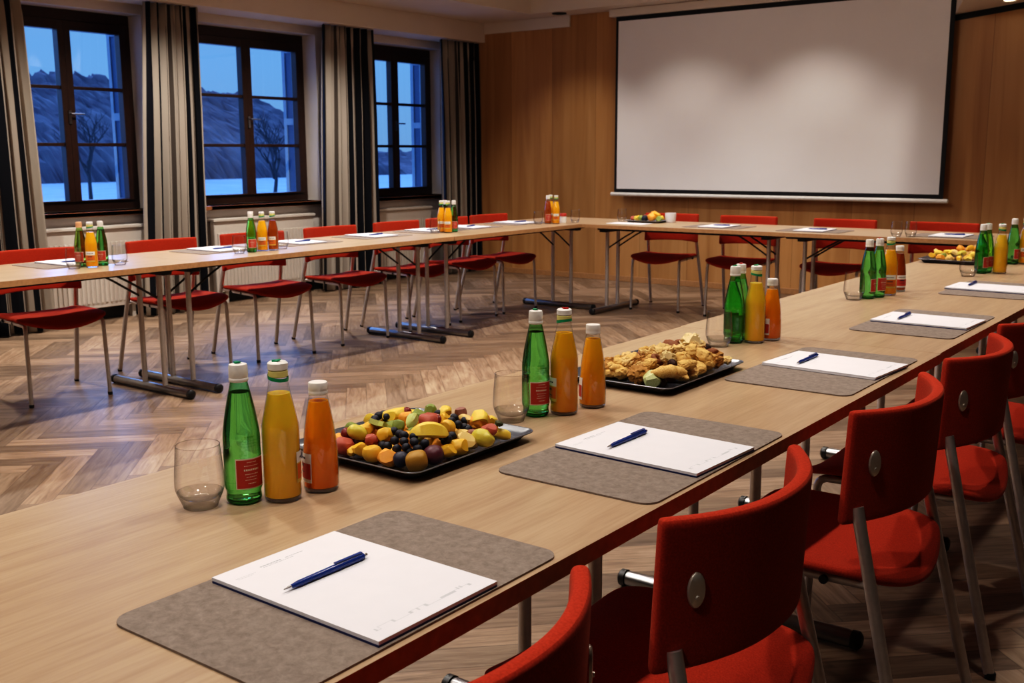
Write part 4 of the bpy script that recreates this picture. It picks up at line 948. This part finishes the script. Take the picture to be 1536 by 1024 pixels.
FRUIT= [('straw', -1.332, 1.272, 0.026, 0.034),('melon', -1.36, 1.29, 0.03, 0.026),('rgrape', -1.352, 1.301, 0.04, 0.024),('kiwi', -1.362, 1.321, 0.045, 0.022),('mango', -1.311, 1.273, 0.022, 0.018),('mango', -1.295, 1.278, 0.026, 0.03),('mangoball', -1.261, 1.271, 0.026, 0.031),('melon', -1.222, 1.269, 0.026, 0.032),('plum', -1.193, 1.271, 0.027, 0.026),('physalis', -1.163, 1.278, 0.028, 0.034),('purple', -1.162, 1.32, 0.029, 0.034),('mango', -1.165, 1.362, 0.026, 0.028),('mango', -1.161, 1.388, 0.028, 0.032),('pale', -1.165, 1.417, 0.032, 0.038),('ygrape', -1.145, 1.436, 0.036, 0.036),('straw', -1.145, 1.453, 0.046, 0.027),('yellow', -1.149, 1.495, 0.03, 0.028),('stem', -1.151, 1.49, 0.05, 0.024),('melon', -1.185, 1.477, 0.05, 0.034),('yellow', -1.187, 1.48, 0.058, 0.036),('fig', -1.23, 1.477, 0.06, 0.022),('mangoball', -1.206, 1.41, 0.052, 0.026),('mango', -1.23, 1.427, 0.06, 0.026),('straw', -1.231, 1.387, 0.062, 0.04),('yellow', -1.249, 1.453, 0.066, 0.028),('kiwi', -1.291, 1.459, 0.06, 0.024),('slice', -1.193, 1.344, 0.056, 0.08),('gslice', -1.273, 1.387, 0.058, 0.05),('star', -1.302, 1.339, 0.055, 0.052),('yellow', -1.33, 1.408, 0.058, 0.036),('melon', -1.3, 1.402, 0.056, 0.028),('yellow', -1.363, 1.373, 0.05, 0.03),('ygrape', -1.328, 1.303, 0.046, 0.03),('mango', -1.324, 1.32, 0.048, 0.028),('straw', -1.284, 1.291, 0.042, 0.024),('mango', -1.272, 1.312, 0.048, 0.03),('kiwi', -1.278, 1.356, 0.055, 0.022),('kiwi', -1.214, 1.381, 0.052, 0.022),('fig', -1.17, 1.432, 0.04, 0.018),('pale', -1.185, 1.423, 0.04, 0.024),('melon', -1.19, 1.469, 0.042, 0.022),('yellow', -1.333, 1.393, 0.058, 0.03),('rgrape', -1.321, 1.424, 0.06, 0.02),('rgrape', -1.239, 1.418, 0.058, 0.024),('pale', -1.209, 1.467, 0.055, 0.024),('yellow', -1.181, 1.505, 0.05, 0.02),('berry', -1.239, 1.305, 0.045, 0.015),('berry', -1.215, 1.303, 0.048, 0.015),('berry', -1.193, 1.305, 0.05, 0.015),('berry', -1.206, 1.298, 0.04, 0.015),('berry', -1.184, 1.303, 0.04, 0.015),('berry', -1.225, 1.295, 0.035, 0.015),('berry', -1.25, 1.298, 0.035, 0.015),('berry', -1.263, 1.299, 0.034, 0.015),('berry', -1.2, 1.3, 0.032, 0.015),('berry', -1.182, 1.32, 0.046, 0.015),('berry', -1.187, 1.327, 0.034, 0.015),('berry', -1.237, 1.317, 0.055, 0.015),('berry', -1.222, 1.311, 0.056, 0.015),('berry', -1.205, 1.318, 0.055, 0.015),('berry', -1.258, 1.324, 0.055, 0.015),('berry', -1.189, 1.375, 0.045, 0.015),('berry', -1.175, 1.373, 0.044, 0.015),('berry', -1.181, 1.391, 0.044, 0.015),('berry', -1.181, 1.373, 0.038, 0.015),('berry', -1.194, 1.376, 0.05, 0.015),('berry', -1.221, 1.446, 0.06, 0.015),('berry', -1.199, 1.43, 0.054, 0.015),('berry', -1.207, 1.461, 0.054, 0.015),('berry', -1.184, 1.441, 0.045, 0.015),('berry', -1.209, 1.424, 0.06, 0.015),('berry', -1.192, 1.439, 0.048, 0.015),('berry', -1.345, 1.375, 0.06, 0.015),('berry', -1.345, 1.388, 0.06, 0.015),('berry', -1.332, 1.381, 0.058, 0.015),('berry', -1.344, 1.364, 0.056, 0.015),('berry', -1.338, 1.353, 0.054, 0.015),('berry', -1.254, 1.44, 0.064, 0.015)]
PASTRY= [('bun', -1.311, 2.135, 0.028, 0.03),('bun', -1.297, 2.114, 0.018, 0.026),('croissant', -1.278, 2.119, 0.03, 0.045),('bun', -1.263, 2.115, 0.022, 0.033),('pale', -1.262, 2.148, 0.04, 0.03),('knot', -1.213, 2.105, 0.03, 0.046),('knot', -1.241, 2.161, 0.045, 0.036),('glaze', -1.17, 2.092, 0.024, 0.04),('long', -1.141, 2.121, 0.036, 0.085),('croissant', -1.135, 2.166, 0.02, 0.05),('ring', -1.204, 2.18, 0.052, 0.036),('bun', -1.203, 2.141, 0.048, 0.03),('iced', -1.177, 2.183, 0.058, 0.036),('choc', -1.172, 2.2, 0.056, 0.014),('choc', -1.16, 2.172, 0.048, 0.02),('star', -1.153, 2.213, 0.056, 0.042),('bun', -1.132, 2.202, 0.044, 0.032),('bun', -1.131, 2.25, 0.028, 0.036),('bun', -1.136, 2.186, 0.045, 0.03),('bun', -1.144, 2.298, 0.046, 0.05),('knot', -1.117, 2.318, 0.034, 0.034),('wedge', -1.137, 2.366, 0.042, 0.034),('pale', -1.131, 2.4, 0.024, 0.026),('iced2', -1.196, 2.328, 0.074, 0.05),('pale', -1.171, 2.316, 0.064, 0.036),('bun', -1.168, 2.285, 0.062, 0.034),('pale', -1.202, 2.281, 0.06, 0.034),('brown', -1.231, 2.297, 0.064, 0.036),('brown', -1.221, 2.33, 0.07, 0.024),('choc', -1.17, 2.363, 0.056, 0.022),('pale', -1.178, 2.357, 0.062, 0.026),('pale', -1.272, 2.276, 0.052, 0.03),('pale', -1.27, 2.24, 0.048, 0.03),('brown', -1.282, 2.237, 0.046, 0.024),('pale', -1.238, 2.258, 0.056, 0.042),('bun', -1.291, 2.267, 0.05, 0.03),('pale', -1.216, 2.253, 0.058, 0.034),('pale', -1.281, 2.163, 0.04, 0.028),('bun', -1.294, 2.157, 0.036, 0.028),('bun', -1.289, 2.209, 0.04, 0.03),('choc', -1.155, 2.114, 0.014, 0.024),('bun', -1.126, 2.292, 0.03, 0.032),('bun', -1.134, 2.222, 0.022, 0.034),('brown', -1.155, 2.359, 0.046, 0.03),('bun', -1.144, 2.346, 0.036, 0.034)]
T3= [('mango', -1.483, 5.488, 0.03, 0.03),('yellow', -1.477, 5.566, 0.038, 0.036),('kiwi', -1.433, 5.501, 0.03, 0.03),('yellow', -1.421, 5.586, 0.036, 0.044),('brown', -1.361, 5.477, 0.02, 0.026),('ygrape', -1.358, 5.551, 0.042, 0.034),('melon', -1.39, 5.651, 0.055, 0.04),('mango', -1.348, 5.658, 0.06, 0.036),('yellow', -1.309, 5.552, 0.036, 0.04),('melon', -1.339, 5.731, 0.05, 0.03),('straw', -1.333, 5.547, 0.02, 0.024),('brown', -1.306, 5.531, 0.016, 0.024),('yellow', -1.272, 5.704, 0.045, 0.034),('mango', -1.189, 5.69, 0.03, 0.03),('kiwi', -1.2, 5.774, 0.04, 0.026),('yellow', -1.177, 5.696, 0.02, 0.03),('pale', -1.391, 5.555, 0.045, 0.03),('pale', -1.497, 5.597, 0.045, 0.024),('yellow', -1.436, 5.57, 0.045, 0.026)]

W1 = 'heaped on the fruit tray'; W2 = 'piled on the pastry tray'; W3 = 'on the far tray near the right edge'; W4 = 'on the small plate below the screen'
def grp(kind, where): return (0, NAMES[kind].replace('_',' ')+' pieces '+where)
for k, x, y, h, s in FRUIT: food(k, x, y, h, s, W1, grp(k, W1))
rf = random.Random(21)                                   # the layers the top pieces lie on
spots = []
def fill(x0, x1, y0, y1, kinds, n, hs, sz, where, hill):
    for i in range(n):
        for _ in range(60):
            x, y = rf.uniform(x0,x1), rf.uniform(y0,y1)
            if all((x-a)**2+(y-b)**2 > (sz*.72)**2 for a, b in spots): break
        else: continue
        spots.append((x,y)); k = rf.choice(kinds); food(k, x, y, hs+hill(x,y), sz*rf.uniform(.9,1.1), where, grp(k, where), rnd=rf)
cone = lambda cx, cy, a, b, H: (lambda x, y: H*max(0, 1-max(abs((x-cx)/a), abs((y-cy)/b))))
fill(-1.395,-1.19,1.30,1.53,['mango','melon','yellow','mango','pale','rgrape','mango'],40,.021,.031,W1,lambda x,y: 0); spots.clear()
fill(-1.36,-1.225,1.33,1.49,['mango','yellow','melon','kiwi','mango'],22,.040,.030,W1,lambda x,y: 0); spots.clear()
for k, x, y, h, s in PASTRY: k = {'pale':'palep','brown':'brownp','iced2':'iced','star':'bunstar'}.get(k, k); o = food(k, x, y, h+.003, s, W2, grp(k, W2))
spots.clear()
fill(-1.35,-1.16,2.11,2.40,['bun','knot','palep','brownp'],38,.024,.034,W2,lambda x,y: 0); spots.clear()
fill(-1.315,-1.19,2.15,2.37,['bun','palep','bun'],18,.041,.034,W2,lambda x,y: 0); spots.clear()
for k, x, y, h, s in T3: k = {'brown':'brownp'}.get(k, k); food(k, x, y, h, s, W3, grp(k, W3))
fill(-1.48,-1.20,5.44,5.79,['yellow','mango','pale','melon','bun'],34,.022,.036,W3,lambda x,y: 0); spots.clear()
for i, (k, x, y, h, s) in enumerate((('straw',-4.325,7.38,.03,.04),('yellow',-4.285,7.36,.032,.045),('kiwi',-4.245,7.37,.032,.045),('plum',-4.205,7.36,.034,.05),('melon',-4.155,7.39,.045,.07),('mango',-4.13,7.42,.06,.05),('melon',-4.17,7.44,.066,.05),('kiwi',-4.09,7.38,.032,.045),('straw',-4.24,7.44,.036,.05),('yellow',-4.20,7.43,.042,.05),('mango',-4.30,7.43,.032,.045),('yellow',-4.10,7.44,.036,.05))):
    o = food(k, x, y, h, s, W4, grp(k, W4)) if k != 'plum' else None
    if k == 'plum': o = food('berry', x, y, h, s, W4, grp('berry', W4))

# ------------------------------------------------------------------ light
def spot(x, y, z, e, size=115, blend=.55, col=(1,.935,.86), r=.045, rx=0, ry=0):
    l = bpy.data.lights.new('downlight', 'SPOT'); l.energy = e; l.spot_size = math.radians(size); l.spot_blend = blend; l.color = col; l.shadow_soft_size = r
    o = bpy.data.objects.new('downlight', l); C.objects.link(o); o.location = (x,y,z); o.rotation_euler = (rx,ry,0); return o
for y in (-.6, .9, 2.4, 3.9, 5.4, 6.9): spot(-.82, y, 2.80, 62, 104); spot(-3.9, y, 2.80, 112)
for y in (.2, 1.7, 3.2, 4.7, 6.2): spot(-2.4, y, 2.80, 60)
for y in (1.2,3.0,4.6,6.2): spot(-6.42, y, 2.55, 150, 142, .9, ry=.0)  # added wash to brighten the window wall, no known fittings
for y in (2.2,4.6): spot(-3.0, y, 2.80, 115, 172, 1.0, r=.3, rx=.5)  # added wide soft fill for walls and screen, not real fittings
for x, e in ((-5.85,62),(-4.62,48),(-3.42,62),(-1.95,80),(-.7,60)): spot(x, 8.0, 2.80, e, 92, .85, r=.03, rx=.16, col=(1,.92,.83))
s = bpy.data.lights.new('dusk_sky', 'SUN'); s.energy = 7; s.color = (.20,.42,1); s.angle = math.radians(70)
o = bpy.data.objects.new('dusk_sky', s); C.objects.link(o); o.rotation_euler = (0, math.radians(-62), math.radians(-8))
w = bpy.data.worlds.new('dusk'); bpy.context.scene.world = w; w.use_nodes = True; nt = w.node_tree; nt.nodes.clear()
bg = nt.nodes.new('ShaderNodeBackground'); wo = nt.nodes.new('ShaderNodeOutputWorld'); tc = nt.nodes.new('ShaderNodeTexCoord'); sx = nt.nodes.new('ShaderNodeSeparateXYZ')
nt.links.new(tc.outputs['Generated'], sx.inputs[0]); rp = ramp(nt, [(0, (.20,.40,.78)), (.08, (.19,.43,.90)), (.3, (.14,.36,.82)), (1, (.08,.2,.55))], sx.outputs['Z'])
nt.links.new(rp.outputs[0], bg.inputs[0]); bg.inputs[1].default_value = 1.0; nt.links.new(bg.outputs[0], wo.inputs[0])

# ------------------------------------------------------------------ camera
cam = bpy.data.cameras.new('camera'); co = bpy.data.objects.new('camera', cam); C.objects.link(co)
r, u, f = Vector((.79987,.60016,-.0042)), Vector((-.10166,.14237,.98458)), Vector((-.5915,.78711,-.17489))
co.matrix_world = Matrix.Translation((0,0,TH+.538)) @ Matrix((r, u, -f)).transposed().to_4x4()
cam.sensor_width = 36; cam.lens = 37.014; cam.clip_start = .05; cam.clip_end = 400
cam.dof.use_dof = True; cam.dof.focus_distance = 1.85; cam.dof.aperture_fstop = 13
sc = bpy.context.scene; sc.camera = co
sc.view_settings.view_transform = 'Standard'; sc.view_settings.look = 'None'; sc.view_settings.exposure = 0
vs = sc.view_settings; vs.use_curve_mapping = True; cv = vs.curve_mapping.curves[3]; cv.points[0].location = (0,0); cv.points[1].location = (1,1)
for a, b in ((.03,.012),(.10,.066),(.25,.225),(.5,.52),(.8,.80)): cv.points.new(a, b)
vs.curve_mapping.update()
sc.cycles.max_bounces = 12; sc.cycles.transparent_max_bounces = 24; sc.cycles.transmission_bounces = 10; sc.cycles.sample_clamp_indirect = 4
sc.cycles.use_denoising = True
